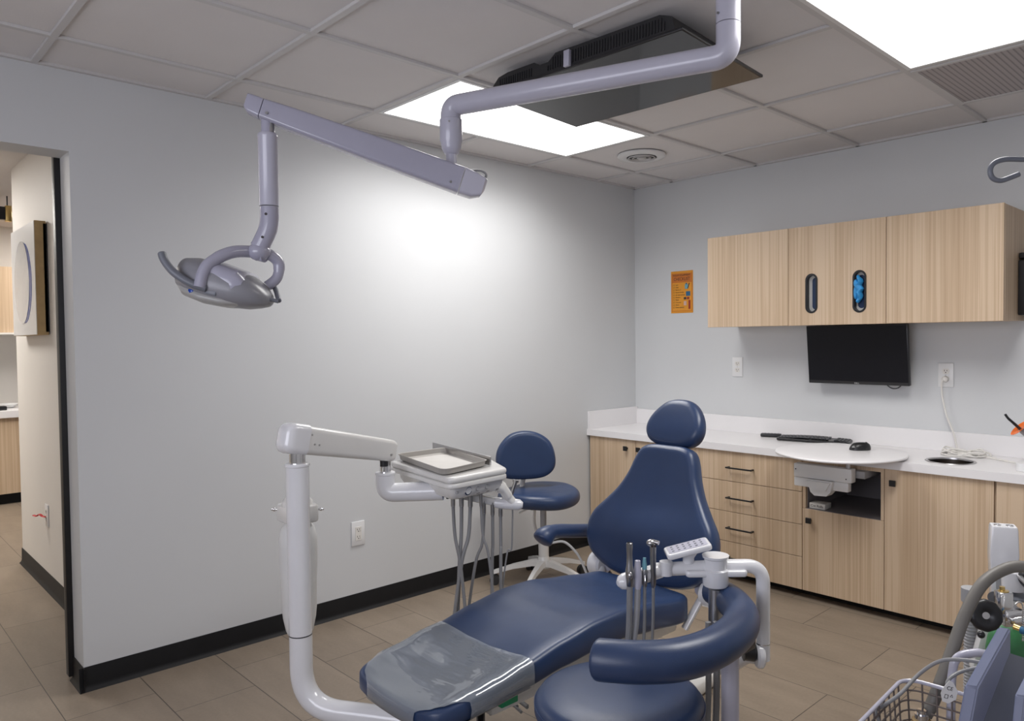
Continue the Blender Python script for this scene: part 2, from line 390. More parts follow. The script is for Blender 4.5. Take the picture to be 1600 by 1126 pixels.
# ceiling fixtures
def panel(x0, x1, y0, y1, z, label, mat='light', group=None):
    t = thing('ceiling_light', label, 'ceiling light', ((x0+x1)/2, (y0+y1)/2, z), group)
    bm = B()
    for a, b_, c, d in ((x0, x1, y0, y0+.016), (x0, x1, y1-.016, y1), (x0, x0+.016, y0+.016, y1-.016), (x1-.016, x1, y0+.016, y1-.016)): box(bm, a, b_, c, d, z-.001, z+.006)
    obj('light_frame', bm, 'white_plastic', t, False)
    bm = B(); box(bm, x0+.016, x1-.016, y0+.016, y1-.016, z+.0015, z+.005); obj('diffuser', bm, mat, t, False)
    if mat == 'light':
        l = bpy.data.lights.new('panel_lamp', 'AREA'); l.shape = 'RECTANGLE'; l.size = x1-x0-.05; l.size_y = y1-y0-.05; l.energy = PANEL_W; l.color = (1, .985, .97); l.spread = math.radians(150)
        lo_ = bpy.data.objects.new('panel_lamp', l); COL.objects.link(lo_); lo_.location = ((x0+x1)/2, (y0+y1)/2, z)
def gx(k): return GA+T*k
def gy(k): return -GB-T*k
panel(gx(0)+.012, gx(1)-.012, gy(3)+.012, gy(1)-.012, CH-.001, 'glowing white ceiling panel nearer the far left corner, partly behind the ceiling television')
panel(gx(3)+.012, gx(4)-.012, gy(3)+.012, gy(1)-.012, CH-.001, 'large glowing white ceiling panel at the upper right beside the perforated grille')
panel(-3.6, -2.4, -4.3, -3.7, 2.372, 'added warm ceiling light, unseen, over the hall outside the doorway', 'hall_fill_light')  # unseen panel, added to light the hall
panel(-4.2, -3.6, -2.6, -2.1, 2.372, 'added warm ceiling light over the neighbouring counter, out of view behind the hall wall', 'hall_fill_light')  # second unseen panel, added to light the far counter
# return air grille
t = thing('return_air_grille', 'square perforated grey return air grille in the ceiling beside the bright right panel', 'ceiling vent', (gx(3)+.3, gy(0)-.3, CH))
x0, x1, y0, y1 = gx(3)+.012, gx(4)-.012, gy(1)+.012, gy(0)-.012
bm = B()
for a, b_, c, d in ((x0, x1, y0, y0+.02), (x0, x1, y1-.02, y1), (x0, x0+.02, y0+.02, y1-.02), (x1-.02, x1, y0+.02, y1-.02)): box(bm, a, b_, c, d, CH-.004, CH+.006, .001, 1)
obj('grille_frame', bm, 'grid', t, False)
def perf_mat():
    m, nt, b = new_mat('perforated_face'); v = gcoords(nt, (1, 1, 1))
    sx = nt.nodes.new('ShaderNodeSeparateXYZ'); link(nt, v, sx.inputs[0]); outs = []
    for i in (0, 1):
        a = nt.nodes.new('ShaderNodeMath'); a.operation = 'MULTIPLY'; a.inputs[1].default_value = 2*PI/(.0195 if i == 0 else .0085); link(nt, sx.outputs[i], a.inputs[0])
        s = nt.nodes.new('ShaderNodeMath'); s.operation = 'SINE'; link(nt, a.outputs[0], s.inputs[0]); outs.append(s.outputs[0])
    ad = nt.nodes.new('ShaderNodeMath'); ad.operation = 'MULTIPLY_ADD'; ad.inputs[1].default_value = .35; link(nt, outs[1], ad.inputs[0]); link(nt, outs[0], ad.inputs[2])
    link(nt, ramp(nt, ad.outputs[0], [(.0, (.42, .385, .385)), (.55, (.40, .37, .37)), (.95, (.20, .18, .185))]), b.inputs['Base Color']); b.inputs['Roughness'].default_value = .6
    return m
M['perf'] = perf_mat()
bm = B(); box(bm, x0+.02, x1-.02, y0+.02, y1-.02, CH-.001, CH+.004); obj('perforated_plate', bm, 'perf', t, False)
# round diffuser
vx, vy = .620, -.700
t = thing('ceiling_diffuser', 'round white air diffuser in a ceiling tile above the far corner', 'ceiling vent', (vx, vy, CH))
bm = B(); lathe(bm, [(.135, .006), (.135, -.001), (.128, -.006), (.10, -.010), (.085, -.008), (.082, .004)], (vx, vy, CH), seg=40); obj('diffuser_ring', bm, 'white_plastic', t)
bm = B(); lathe(bm, [(.081, .003), (.081, -.004), (.001, -.004)], (vx, vy, CH), seg=32); obj('throat', bm, 'black', t)
bm = B()
for r in (.072, .048, .022): lathe(bm, [(r, -.004), (r+.006, -.012), (r+.003, -.015), (r-.003, -.006)], (vx, vy, CH), seg=32, cap=False)
lathe(bm, [(.02, -.004), (.02, -.016), (.001, -.018)], (vx, vy, CH), seg=20); obj('deflector_rings', bm, 'grid', t)

# ================================================================== UPPER CABINETS
UZ0, UZ1, UD = 1.387, 1.900, .33
def upper(x0, x1, label, side=False, holes=None):
    t = thing('wall_cabinet', label, 'cabinet', ((x0+x1)/2, -UD/2, UZ0))
    bm = B()
    if not holes: box(bm, x0+.001, x1-.001, -UD+.021, -.001, UZ0+.004, UZ1-.002, .001, 1)
    else:
        for q in ((x0+.001, x0+.018, UZ0+.004, UZ1-.002), (x1-.018, x1-.001, UZ0+.004, UZ1-.002), (x0+.018, x1-.018, UZ0+.004, UZ0+.02), (x0+.018, x1-.018, UZ1-.018, UZ1-.002)): box(bm, q[0], q[1], -UD+.021, -.001, q[2], q[3])
    obj('cabinet_body', bm, 'wood', t, False)
    bm = B()
    if not holes: box(bm, x0+.0015, x1-.0015, -UD, -UD+.019, UZ0, UZ1, .0012, 1)
    else:
        o1 = [V(p) for p in ((x0+.0015, UZ0), (x1-.0015, UZ0), (x1-.0015, UZ1), (x0+.0015, UZ1))]
        for y in (-UD, -UD+.019):
            es = []
            vs = [bm.verts.new((p.x, y, p.y)) for p in o1]; es += [bm.edges.new((vs[i], vs[(i+1) % 4])) for i in range(4)]
            for h in holes:
                hv = [bm.verts.new((p.x, y, p.y)) for p in h]; es += [bm.edges.new((hv[i], hv[(i+1) % len(hv)])) for i in range(len(hv))]
            bmesh.ops.triangle_fill(bm, edges=es, use_beauty=True)
        a = [V((p.x, -UD, p.y)) for p in o1]
        for loop in [o1]+holes:
            r0 = ring(bm, [(p.x, -UD, p.y) for p in loop]); r1 = ring(bm, [(p.x, -UD+.019, p.y) for p in loop]); skin(bm, [r0, r1], False, False)
        bmesh.ops.remove_doubles(bm, verts=bm.verts, dist=1e-5)
    obj('door', bm, 'wood', t, False)
    return t
def stadium(cx, cz, w_, h_, n=8):
    r = w_/2; return rrect(cx-r, cx+r, cz-h_/2, cz+h_/2, r*.999, n)
H1 = stadium(1.437, 1.551, .066, .205); H2 = stadium(1.687, 1.549, .068, .210)
upper(.803, 1.308, 'plain pale wood wall cabinet nearest the corner, left of the glove slots')
t = upper(1.308, 1.8155, 'pale wood wall cabinet with two oval glove slots above the monitor', holes=[H1, H2])
for i, (cx, cz, w_, h_) in enumerate(((1.437, 1.551, .066, .205), (1.687, 1.549, .068, .210))):
    bm = B(); R_ = []
    for ins, y in ((0, -UD-.003), (.009, -UD-.003), (.009, -UD+.022), (0, -UD+.022)):
        R_.append(ring(bm, [(p.x, y, p.y) for p in stadium(cx, cz, w_-2*ins, h_-2*ins)]))
    R_.append(R_[0]); skin(bm, R_, False, False); obj('slot_rim', bm, 'black', t, label='black oval rim of a glove slot')
    g = thing('glove_box', ['white glove box showing through the left oval slot, dark blue inside', 'white glove box behind the right oval slot with light blue gloves pulled out'][i], 'glove box', (cx, -UD+.06, cz-.11))
    bm = B(); box(bm, cx-.06, cx+.06, -UD+.028, -UD+.10, cz-.12, cz+.12, .002); obj('carton', bm, 'cream', g)
    bm = B(); prism(bm, stadium(cx+(.010 if i == 0 else 0), cz, .036, .165), lambda u, v, w_: V((u, w_, v)), -UD+.0262, -UD+.029); obj('carton_opening', bm, 'navy_plastic', g)
    if i == 1:
        bm = B(); sphere(bm, (cx-.004, -UD+.006, cz+.012), 1, (.019, .024, .07), 24)
        for v in bm.verts:
            v.co.x += .006*math.sin(v.co.z*150); v.co.y += .006*math.sin(v.co.z*90+v.co.x*200)
        sphere(bm, (cx-.016, -UD-.006, cz+.040), 1, (.010, .014, .020), 14); sphere(bm, (cx-.018, -UD-.004, cz-.006), 1, (.009, .012, .034), 14)
        obj('gloves', bm, 'blue_glove', g, label='bunch of light blue gloves poking out')
upper(1.8155, 2.318, 'plain pale wood wall cabinet at the right end, right of the glove slots')
t = thing('wall_dispenser', 'black device at the right edge on the side of the end wall cabinet', 'device', (2.35, -.09, 1.40))
bm = B(); box(bm, 2.3185, 2.40, -.115, -.002, 1.415, 1.665, .006); obj('device_body', bm, 'black', t)
bm = B(); box(bm, 2.3185, 2.395, -.11, -.01, 1.672, 1.70, .008); obj('device_cap', bm, 'black', t)

# ================================================================== BASE CABINETS
CF = -.485; CB0, CB1 = .045, .708; CT0, CT1 = .711, .749
def knob(p, x, z):
    bm = B(); box(bm, x-.014, x+.014, CF-.026, CF-.018, z-.014, z+.014, .001, 1); box(bm, x-.006, x+.006, CF-.018, CF+.001, z-.006, z+.006)
    obj('knob', bm, 'black_metal', p, False, label='square black knob')
def door(t, x0, x1, z0, z1, kx=None, kz=None):
    bm = B(); box(bm, x0+.0015, x1-.0015, CF, CF+.018, z0, z1, .001, 1); d = obj('door', bm, 'wood', t, False)
    if kx: knob(d, kx, kz)
def body(t, x0, x1, niche=None):
    bm = B(); box(bm, x0, x0+.017, CF+.02, -.001, CB0, CB1+.002); box(bm, x1-.017, x1, CF+.02, -.001, CB0, CB1+.002)
    box(bm, x0+.017, x1-.017, CF+.02, -.001, CB0, CB0+.017)
    box(bm, x0+.017, x1-.017, CF+.02, -.30, CB1-.016, CB1+.002)
    obj('cabinet_body', bm, 'wood', t, False)
    bm = B(); box(bm, x0+.017, x1-.017, -.02, -.002, CB0+.02, CB1-.02); obj('back_panel', bm, 'dark_interior', t, False)
    bm = B(); box(bm, x0, x1, CF+.075, CF+.09, 0.001, CB0); obj('toe_kick', bm, 'black_rubber', t, False)
def base(x0, x1, label):
    t = thing('base_cabinet', label, 'cabinet', ((x0+x1)/2, -.24, 0)); body(t, x0, x1); return t
t = base(.012, .765, 'pale wood base cabinet with two doors in the corner behind the dental chair')
door(t, .014, .3885, CB0, CB1, .324, .655); door(t, .3885, .765, CB0, CB1, .424, .657)
t = base(.765, 1.4655, 'pale wood base cabinet with four drawers and black bar pulls')
for z0, z1 in ((.5455, CB1), (.3785, .5425), (.2135, .3755), (CB0, .2105)):
    bm = B(); box(bm, .7665, 1.464, CF, CF+.018, z0, z1, .001, 1); d = obj('drawer', bm, 'wood', t, False)
    hz = {.5455: .622, .3785: .457, .2135: .292, CB0: .13}[z0]
    bm = B(); box(bm, 1.035, 1.195, CF-.032, CF-.024, hz-.004, hz+.004, .001, 1)
    for x in (1.042, 1.188): box(bm, x-.004, x+.004, CF-.026, CF+.001, hz-.004, hz+.004)
    obj('handle', bm, 'black_metal', d, False, label='black bar pull')
t = base(1.4655, 1.8715, 'pale wood base cabinet with an open dark niche above one door')
door(t, 1.4655, 1.8715, CB0, .462, 1.508, .408)
bm = B(); box(bm, 1.4825, 1.8545, CF+.004, -.02, .445, .463); obj('niche_shelf', bm, 'dark_interior', t, False, label='dark grey niche shelf')
bm = B(); box(bm, 1.467, 1.482, CF+.002, CF+.02, .464, CB1); box(bm, 1.855, 1.870, CF+.002, CF+.02, .464, CB1); box(bm, 1.482, 1.855, CF+.002, CF+.02, .69, CB1); obj('niche_trim', bm, 'wood', t, False)
for xa in (1.8505, 1.4825):
    bm = B(); box(bm, xa, xa+.004, CF+.02, -.02, .463, .69); obj('niche_lining', bm, 'dark_interior', t, False)
t = base(1.8715, 2.330, 'tall plain pale wood base cabinet door right of the niche, one black knob')
door(t, 1.8715, 2.328, CB0, CB1, 1.916, .648)
t = base(2.334, 2.80, 'pale wood base cabinet at the right edge behind the white suction post')
door(t, 2.334, 2.79, CB0, CB1)
# countertop with waste hole: slab built from strips around the opening
hx, hy, hr = 2.104, -.318, .096
bm = B(); es = []
for z in (CT0, CT1):
    es = []
    vs = [bm.verts.new((x, y, z)) for x, y in ((.001, -.50), (2.86, -.50), (2.86, -.001), (.001, -.001))]; es += [bm.edges.new((vs[i], vs[(i+1) % 4])) for i in range(4)]
    hv = [bm.verts.new((hx+hr*math.cos(2*PI*k/40), hy+hr*math.sin(2*PI*k/40), z)) for k in range(40)]; es += [bm.edges.new((hv[i], hv[(i+1) % 40])) for i in range(40)]
    bmesh.ops.triangle_fill(bm, edges=es, use_beauty=True)
r0 = [(x, y) for x, y in ((.001, -.50), (2.86, -.50), (2.86, -.001), (.001, -.001))]; r1 = [(hx+hr*math.cos(2*PI*k/40), hy+hr*math.sin(2*PI*k/40)) for k in range(40)]
for L in (r0, r1): skin(bm, [ring(bm, [(x, y, CT0) for x, y in L]), ring(bm, [(x, y, CT1) for x, y in L])], False, False)
bmesh.ops.remove_doubles(bm, verts=bm.verts, dist=1e-5)
ct = thing('countertop', 'long white solid surface countertop with backsplash along the back wall', 'countertop', (1.4, -.25, CT0))
obj('slab', bm, 'counter', ct, False)
bm = B(); box(bm, .02, 2.86, -.018, -.0015, CT1, .848, .0012, 1); obj('backsplash', bm, 'counter', ct, False)
bm = B(); box(bm, .0015, .02, -.492, -.0015, CT1, .862, .0012, 1); obj('side_splash', bm, 'counter', ct, False)
t = thing('waste_chute', 'round stainless steel waste chute ring sunk in the countertop', 'waste chute', (hx, hy, CT1-.1))
bm = B(); R_ = [(hr+.010, CT1+.0005), (hr+.008, CT1+.003), (hr-.003, CT1+.002), (hr-.004, CT1-.004)]
lathe(bm, [(a, b) for a, b in R_], (hx, hy, 0), seg=44, cap=False); obj('steel_ring', bm, 'steel', t)
bm = B(); lathe(bm, [(hr-.0045, CT1-.004), (hr-.006, CT1-.14), (hr-.012, CT1-.16), (.001, CT1-.162)], (hx, hy, 0), seg=44, cap=False); obj('chute_liner', bm, 'shaded_liner', t)

# swivel work surface on bracket
t = thing('swivel_work_surface', 'round white swing-out work surface on a grey bracket over the counter edge', 'work surface', (1.66, -.50, .76))
outl = catmull([(1.375, -.56, 0), (1.44, -.70, 0), (1.59, -.795, 0), (1.76, -.80, 0), (1.90, -.70, 0), (1.965, -.53, 0), (1.935, -.36, 0), (1.83, -.24, 0), (1.68, -.225, 0), (1.53, -.215, 0), (1.43, -.30, 0), (1.375, -.42, 0)], 6, True)
outl = [V((p.x, p.y)) for p in outl]
bm = B(); cushion(bm, outl, .012, .005, lambda u, v, w_: V((u, v, .764+w_)), inner=3, nside=4); obj('work_top', bm, 'counter', t, flat_angle=60)
bm = B(); cyl(bm, (1.735, -.56, .705), (1.735, -.56, .758), .012); obj('stem', bm, 'steel', t)
bm = B(); box(bm, 1.470, 1.760, -.585, -.535, .637, .704, .005); obj('upper_arm_link', bm, 'white_plastic', t)
bm = B(); box(bm, 1.466, 1.740, -.575, -.535, .590, .636, .006); obj('lower_arm_link', bm, 'white_plastic', t)
bm = B(); box(bm, 1.735, 1.80, -.53, -.30, .655, .69, .004); obj('rear_arm', bm, 'grey_plastic', t)
bm = B(); box(bm, 1.72, 1.81, -.47, -.20, .69, .7095, .003); obj('mounting_track', bm, 'black_metal', t)
bm = B(); prism(bm, [(1.545, .636), (1.565, .575), (1.585, .560), (1.645, .563), (1.665, .585), (1.675, .636)], lambda u, v, w_: V((u, w_, v)), -.60, -.54, .004); prism(bm, [(1.548, .630), (1.575, .590), (1.645, .590), (1.668, .630)], lambda u, v, w_: V((u, w_, v)), -.612, -.60, .002); obj('pivot_cover', bm, 'white_plastic', t)
for x, z in ((1.482, .676), (1.735, .655)):
    bm = B(); cyl(bm, (x, -.587, z), (x, -.58, z), .003, 10); obj('screw', bm, 'black', t)
# small box in niche
t = thing('carton', 'small white printed box lying in the dark niche of the base cabinet', 'box', (1.54, -.44, .464))
bm = B(); box(bm, 1.492, 1.575, -.465, -.395, .464, .492, .002); obj('carton_body', bm, 'cream', t)
text_on('Cot Rolls', .017, (1.533, -.4652, .478), (1, 0, 0), (0, 0, 1), (0, -1, 0), 'ink', t)
# remote, keyboard, mouse
t = thing('remote_control', 'small black remote control on the counter left of the keyboard', 'remote control', (1.07, -.085, CT1))
d = V((.93, .37, 0)); n = V((-.37, .93, 0))
bm = B(); obox(bm, (1.07, -.085, CT1+.011), d, n, V((0, 0, 1)), .058, .018, .010, .006, 3); obj('remote_body', bm, 'black', t)
bm = B()
for k in range(5): obox(bm, V((1.07, -.085, CT1+.0215))+d*(.04-.018*k), d, n, V((0, 0, 1)), .005, .010, .001, .0008, 1)
obj('button', bm, 'slate', t)
def keyboard():
    t = thing('keyboard', 'slim black keyboard on the counter beneath the monitor', 'keyboard', (1.38, -.10, CT1))
    d = V((.985, .17, 0)).normalized(); n = V((-d.y, d.x, 0)); c = V((1.345, -.115, CT1+.012))
    fn = lambda u, v, w_: c+d*u+n*v+V((0, 0, w_+.05*v+.006*math.cos(u*9)))
    bm = B(); cushion(bm, rrect(-.195, .195, -.055, .055, .02), .013, .004, fn, inner=4); obj('keyboard_body', bm, 'black', t)
    def key(p, hx_):
        bm = B(); obox(bm, p, d, n, V((0, 0, 1)), hx_, .0078, .0018, .001, 1); obj('key', bm, 'key', t, False)
    for r in range(5):
        for k in range(14 if r else 14):
            u = -.178+.0195*k+.004*(r % 3); v = .038-.0185*r
            if r == 4 and 4 < k < 9: continue
            key(fn(u, v, .008), .0082)
    key(fn(-.178+.0195*6.5, .038-.0185*4, .008), .038)
    for r in range(5):
        for k in range(4):
            key(fn(.125+.017*k, .038-.0185*r, .008), .0072)
keyboard()
t = thing('computer_mouse', 'black wireless mouse on the round white work surface', 'mouse', (1.70, -.37, .77))
bm = B(); a = V((.70, .71, 0)); bq = V((-.71, .70, 0)); cc = V((1.715, -.385, .7715))
R_ = []
for k in range(9):
    ph = k/8; z = .036*math.sin(ph*PI/2); s = math.cos(ph*PI/2)**.55 if k < 8 else .02
    R_.append(ring(bm, [cc+a*(.052*s*math.cos(q)+.008*ph)+bq*(.031*s*math.sin(q)*(1-.12*math.cos(q)))+V((0, 0, z)) for q in [2*PI*j/28 for j in range(28)]]))
skin(bm, R_); obj('mouse_body', bm, 'black', t)
bm = B(); obox(bm, cc+a*-.040+bq*-.020+V((0, 0, .016)), a, bq, V((0, 0, 1)), .006, .006, .003, .002, 2); obj('mouse_logo_badge', bm, 'grey_plastic', t)
bm = B(); cyl(bm, cc+a*.03+bq*-.003+V((0, 0, .030)), cc+a*.03+bq*.003+V((0, 0, .030)), .007, 14); obj('scroll_wheel', bm, 'rubber', t)

# monitor
t = thing('monitor', 'black flat monitor mounted on the wall under the glove slot cabinet', 'monitor', (1.57, -.10, 1.07))
sn = V((0, -math.cos(.11), -math.sin(.11))); su = V((0, -math.sin(.11), math.cos(.11)))
mc = V((1.571, -.105, 1.229)); ax = V((1, 0, 0))
bm = B(); obox(bm, mc-sn*.012, ax, su, sn, .268, .158, .012, .003); obj('bezel', bm, 'black', t)
bm = B(); obox(bm, mc+su*.006+sn*.0003, ax, su, sn, .263, .147, .0008); obj('screen', bm, 'screen', t, False)
bm = B(); box(bm, 1.50, 1.64, -.09, -.002, 1.19, 1.30, .004); obj('wall_bracket', bm, 'black_metal', t)
text_on('DELL', .009, mc-su*.1515+sn*.0006+V((0.0, 0, 0)), ax, su, sn, 'white_plastic', t, sx=1.3)
bm = B(); tube(bm, catmull([(1.70, -.07, 1.10), (1.72, -.075, 1.076), (1.75, -.08, 1.058), (1.78, -.075, 1.062), (1.80, -.06, 1.09)], 6), .003, 8); obj('cable', bm, 'black', t)

# poster
t = thing('checklist_poster', 'orange printed checklist poster taped to the back wall', 'poster', (.39, -.002, 1.49))
px0, px1, pz0, pz1 = .305, .476, 1.490, 1.762
bm = B(); box(bm, px0, px1, -.0025, -.0008, pz0, pz1); obj('sheet', bm, 'orange', t, False)
def pr(x0, x1, z0, z1, mat, name, k=0):
    bm = B(); box(bm, px0+x0*(px1-px0), px0+x1*(px1-px0), -.0032-.0004*k, -.0026, pz1-z1*(pz1-pz0), pz1-z0*(pz1-pz0)); obj(name, bm, mat, t, False)
bm = B()
for a, b_, c, d_ in ((.03, .97, .055, .068), (.03, .97, .945, .958), (.03, .055, .055, .958), (.945, .97, .055, .958), (.03, .97, .262, .275)):
    box(bm, px0+a*(px1-px0), px0+b_*(px1-px0), -.0032, -.0026, pz1-d_*(pz1-pz0), pz1-c*(pz1-pz0))
obj('border', bm, 'orange_dark', t, False)
pr(.06, .94, .07, .262, 'orange_dark', 'title_band')
pc = (px0+px1)/2
text_on('ROOM EQUIPMENT', .0165, (pc, -.0036, pz1-.028), (1, 0, 0), (0, 0, 1), (0, -1, 0), 'ink', t, 'heading', sx=.92)
text_on('CHECKLIST', .029, (pc, -.0036, pz1-.053), (1, 0, 0), (0, 0, 1), (0, -1, 0), 'ink', t, 'heading', sx=.86)
items = ['Light', 'Chair', 'Stools x 2', 'Suction handles', 'Air water syringe', 'Monitors', 'Masks', 'X-ray arm', 'Gloves', 'Patient eyewear']
for i, s in enumerate(items):
    z = pz1-.0895-i*.0162
    text_on(s, .0105, (px0+.036, -.0034, z), (1, 0, 0), (0, 0, 1), (0, -1, 0), 'ink', t, 'list_line', 'LEFT')
bm = B()
for i in range(10):
    z = pz1-.0895-i*.0162
    for a, b_, c, d_ in ((.018, .0265, z+.0035, z+.0042), (.018, .0265, z-.0042, z-.0035), (.018, .0188, z-.004, z+.004), (.0257, .0265, z-.004, z+.004)): box(bm, px0+a, px0+b_, -.0032, -.0026, c, d_)
obj('tick_boxes', bm, 'ink', t, False)
pr(.64, .78, .32, .43, 'ink_cyan', 'bottle_picture', 1); pr(.68, .74, .29, .33, 'ink_blue', 'bottle_cap_picture', 1)
fp = flat_fn((px0+.138, -.0034, pz1-.098), (math.cos(1.2), 0, math.sin(1.2)), (-math.sin(1.2), 0, math.cos(1.2)), (0, -1, 0))
bm = B(); prism(bm, [(-.019, -.003), (.019, -.003), (.019, .003), (-.019, .003)], fp, 0, .0004); obj('brush_picture', bm, 'ink', t, False)
pr(.69, .88, .49, .60, 'ink_blue', 'cloth_picture', 1); pr(.59, .70, .625, .68, 'ink', 'glasses_picture', 1); pr(.73, .84, .625, .68, 'ink_red', 'glasses_picture', 1)
pr(.59, .71, .72, .82, 'ink_pink', 'card_picture', 1); pr(.80, .89, .70, .91, 'ink_red', 'tube_picture', 1)

# outlets
def outlet(o, right, normal, label, style, hw=.0355, hh=.059):
    t = thing('wall_outlet', label, 'power outlet', V(o)); o = V(o); r = V(right); n = V(normal); u = V((0, 0, 1))
    bm = B(); obox(bm, o+n*.003, r, u, n, hw, hh, .0028, .0018, 2); obj('cover_plate', bm, 'white_plastic', t)
    if style == 'decora':
        bm = B(); obox(bm, o+n*.0065, r, u, n, .0165, .033, .0012, .0006, 1); obj('receptacle', bm, 'cream', t)
        cs = (.0175, -.0175)
    else:
        cs = (.0195, -.0195)
        for c in cs:
            bm = B(); prism(bm, [(.017*math.cos(q), max(-.0135, min(.0135, .017*math.sin(q)))) for q in [2*PI*k/28 for k in range(28)]], flat_fn(o+u*c, r, u, n), .005, .0072, 0); obj('receptacle', bm, 'cream', t)
    bm = B()
    for c in cs:
        for du, dv, a, b_ in ((-.006, .003, .0011, .0042), (.006, .003, .0011, .0035), (0, -.0065, .0022, .0022)): obox(bm, o+u*(c+dv)+r*du+n*.0077, r, u, n, a, b_, .0004)
        if style == 'decora' : obox(bm, o+u*(c-.0065)+r*.009+n*.0077, r, u, n, .0015, .0015, .0004)
    obj('slots', bm, 'ink', t, False)
    bm = B(); cyl(bm, o+n*.0055, o+n*.0066, .0025, 10); obj('plate_screw', bm, 'steel', t)
    return t
outlet((0, -2.156, .387), (0, 1, 0), (1, 0, 0), 'white four-slot outlet low on the left wall between the delivery arm and the hoses', 'decora')
outlet((.800, 0, 1.148), (1, 0, 0), (0, -1, 0), 'white duplex outlet on the back wall left of the monitor', 'duplex')
t = outlet((1.982, 0, 1.129), (1, 0, 0), (0, -1, 0), 'white duplex outlet on the back wall right of the monitor with a plug in it', 'duplex')
outlet((-1.49, -3.16, .408), (1, 0, 0), (0, -1, 0), 'white outlet low on the hall wall beyond the doorway', 'duplex')
bm = B(); tube(bm, catmull([(-1.49, -3.17, .40), (-1.51, -3.18, .402), (-1.53, -3.19, .412), (-1.55, -3.20, .400), (-1.57, -3.21, .404)], 5), .009, 8, flat=.3)
tag(obj('ribbon', bm, 'red'), 'small red tab sticking out of the hall outlet', 'ribbon')
# power cord
t = thing('power_cord', 'white power cord plugged in right of the monitor and coiled on the countertop', 'power cord', (2.0, -.06, CT1))
bm = B(); lathe(bm, [(.014, 0), (.016, .004), (.014, .02), (.008, .026), (.001, .027)], (1.982, -.0078, 1.1095), (0, -1, 0), 20); obj('plug', bm, 'cream', t)
pts = [(1.978, -.032, 1.108), (1.972, -.036, 1.085), (1.975, -.03, 1.02), (1.995, -.03, .93), (2.03, -.035, .84), (2.05, -.05, .775), (2.08, -.08, CT1+.006)]
random.seed(3)
for k in range(5):
    x0_, y0_ = 2.085, -.125
    for q in range(10):
        a_ = 2*PI*q/10; pts.append((x0_+(.095-.012*(k % 3))*math.cos(a_)+random.uniform(-.012, .012)+.025*(k % 2), y0_+.042*math.sin(a_)+random.uniform(-.012, .012)+.006*k, CT1+.005+.007*k*abs(math.sin(a_*1.5+k))))
pts += [(2.22, -.13, CT1+.005), (2.27, -.16, CT1+.004), (2.36, -.22, CT1+.004), (2.43, -.27, CT1+.01)]
bm = B(); tube(bm, catmull(pts, 5), .0042, 8); obj('cord', bm, 'cream', t)

# curing light at right edge
t = thing('curing_light', 'grey and black curing light with orange shield on a white base at the right edge', 'dental curing light', (2.47, -.33, CT1))
bm = B(); prism(bm, rrect(2.385, 2.56, -.42, -.25, .03), XYZ, CT1+.001, CT1+.035, .004); prism(bm, rrect(2.42, 2.54, -.37, -.27, .03), XYZ, CT1+.035, CT1+.07, .004); obj('charging_base', bm, 'white_plastic', t)
ca, cb_ = V((2.505, -.31, .80)), V((2.395, -.375, .925))
dd = (cb_-ca).normalized()
bm = B(); cyl(bm, ca, cb_, .012, 20); obj('handle', bm, 'grey_plastic', t)
bm = B(); tube(bm, catmull([cb_, cb_+dd*.04, cb_+dd*.065, cb_+dd*.075+V((-.004, 0, .010))], 5), [.006]*5+[.0055]*5+[.005]*6, 12); obj('light_tip', bm, 'black', t)
bm = B(); lathe(bm, [(.010, -.001), (.022, .001), (.040, .006), (.042, .008), (.022, .004), (.010, .002)], cb_-dd*.002, dd, 28); obj('shield', bm, 'orange_acrylic', t)

# ================================================================== DENTAL CHAIR
DX = 1.590
def ztop(y):
    P = [(-1.90, .452), (-2.0, .458), (-2.15, .478), (-2.30, .498), (-2.42, .497), (-2.55, .480), (-2.70, .452), (-2.85, .430), (-3.0, .408), (-3.1, .39)]
    if y >= P[0][0]: return P[0][1]
    for (a, za), (b_, zb) in zip(P[:-1], P[1:]):
        if b_ <= y <= a:
            s = (a-y)/(a-b_); s2 = s*s*(3-2*s)*.5+s*.5; return za+(zb-za)*s2
    return P[-1][1]
def thick(y): return .090 if y > -2.4 else max(.058, .090-(-2.4-y)*.07)
dc = thing('dental_chair', 'navy blue upholstered dental chair with white frame in the middle of the room', 'dental chair', (DX, -2.2, 0))
half = [(.0, -1.905), (.10, -1.912), (.185, -1.93), (.212, -1.965), (.216, -2.05), (.218, -2.2), (.222, -2.35), (.221, -2.5), (.216, -2.66), (.212, -2.80), (.205, -2.90), (.185, -2.965), (.13, -2.985), (.0, -2.992)]
pl = [(DX+u, y, 0) for u, y in half] + [(DX-u, y, 0) for u, y in reversed(half[1:-1])]
pl = catmull(pl, 5, True); pl = [V((p.x, p.y)) for p in reversed(pl)]
def seatfn(u, v, w_):
    tt = thick(v); dip = -.012*max(0, 1-((u-DX)/.17)**2)*(1 if v < -2.0 else max(0, (-1.9-v)/.1))
    return V((u, v, ztop(v)+(w_-.045)*tt/.09+(dip if w_ > .02 else 0)))
bm = B(); cushion(bm, pl, .09, .020, seatfn, inner=14, nside=10); obj('seat_and_legrest', bm, 'navy', dc, flat_angle=70)
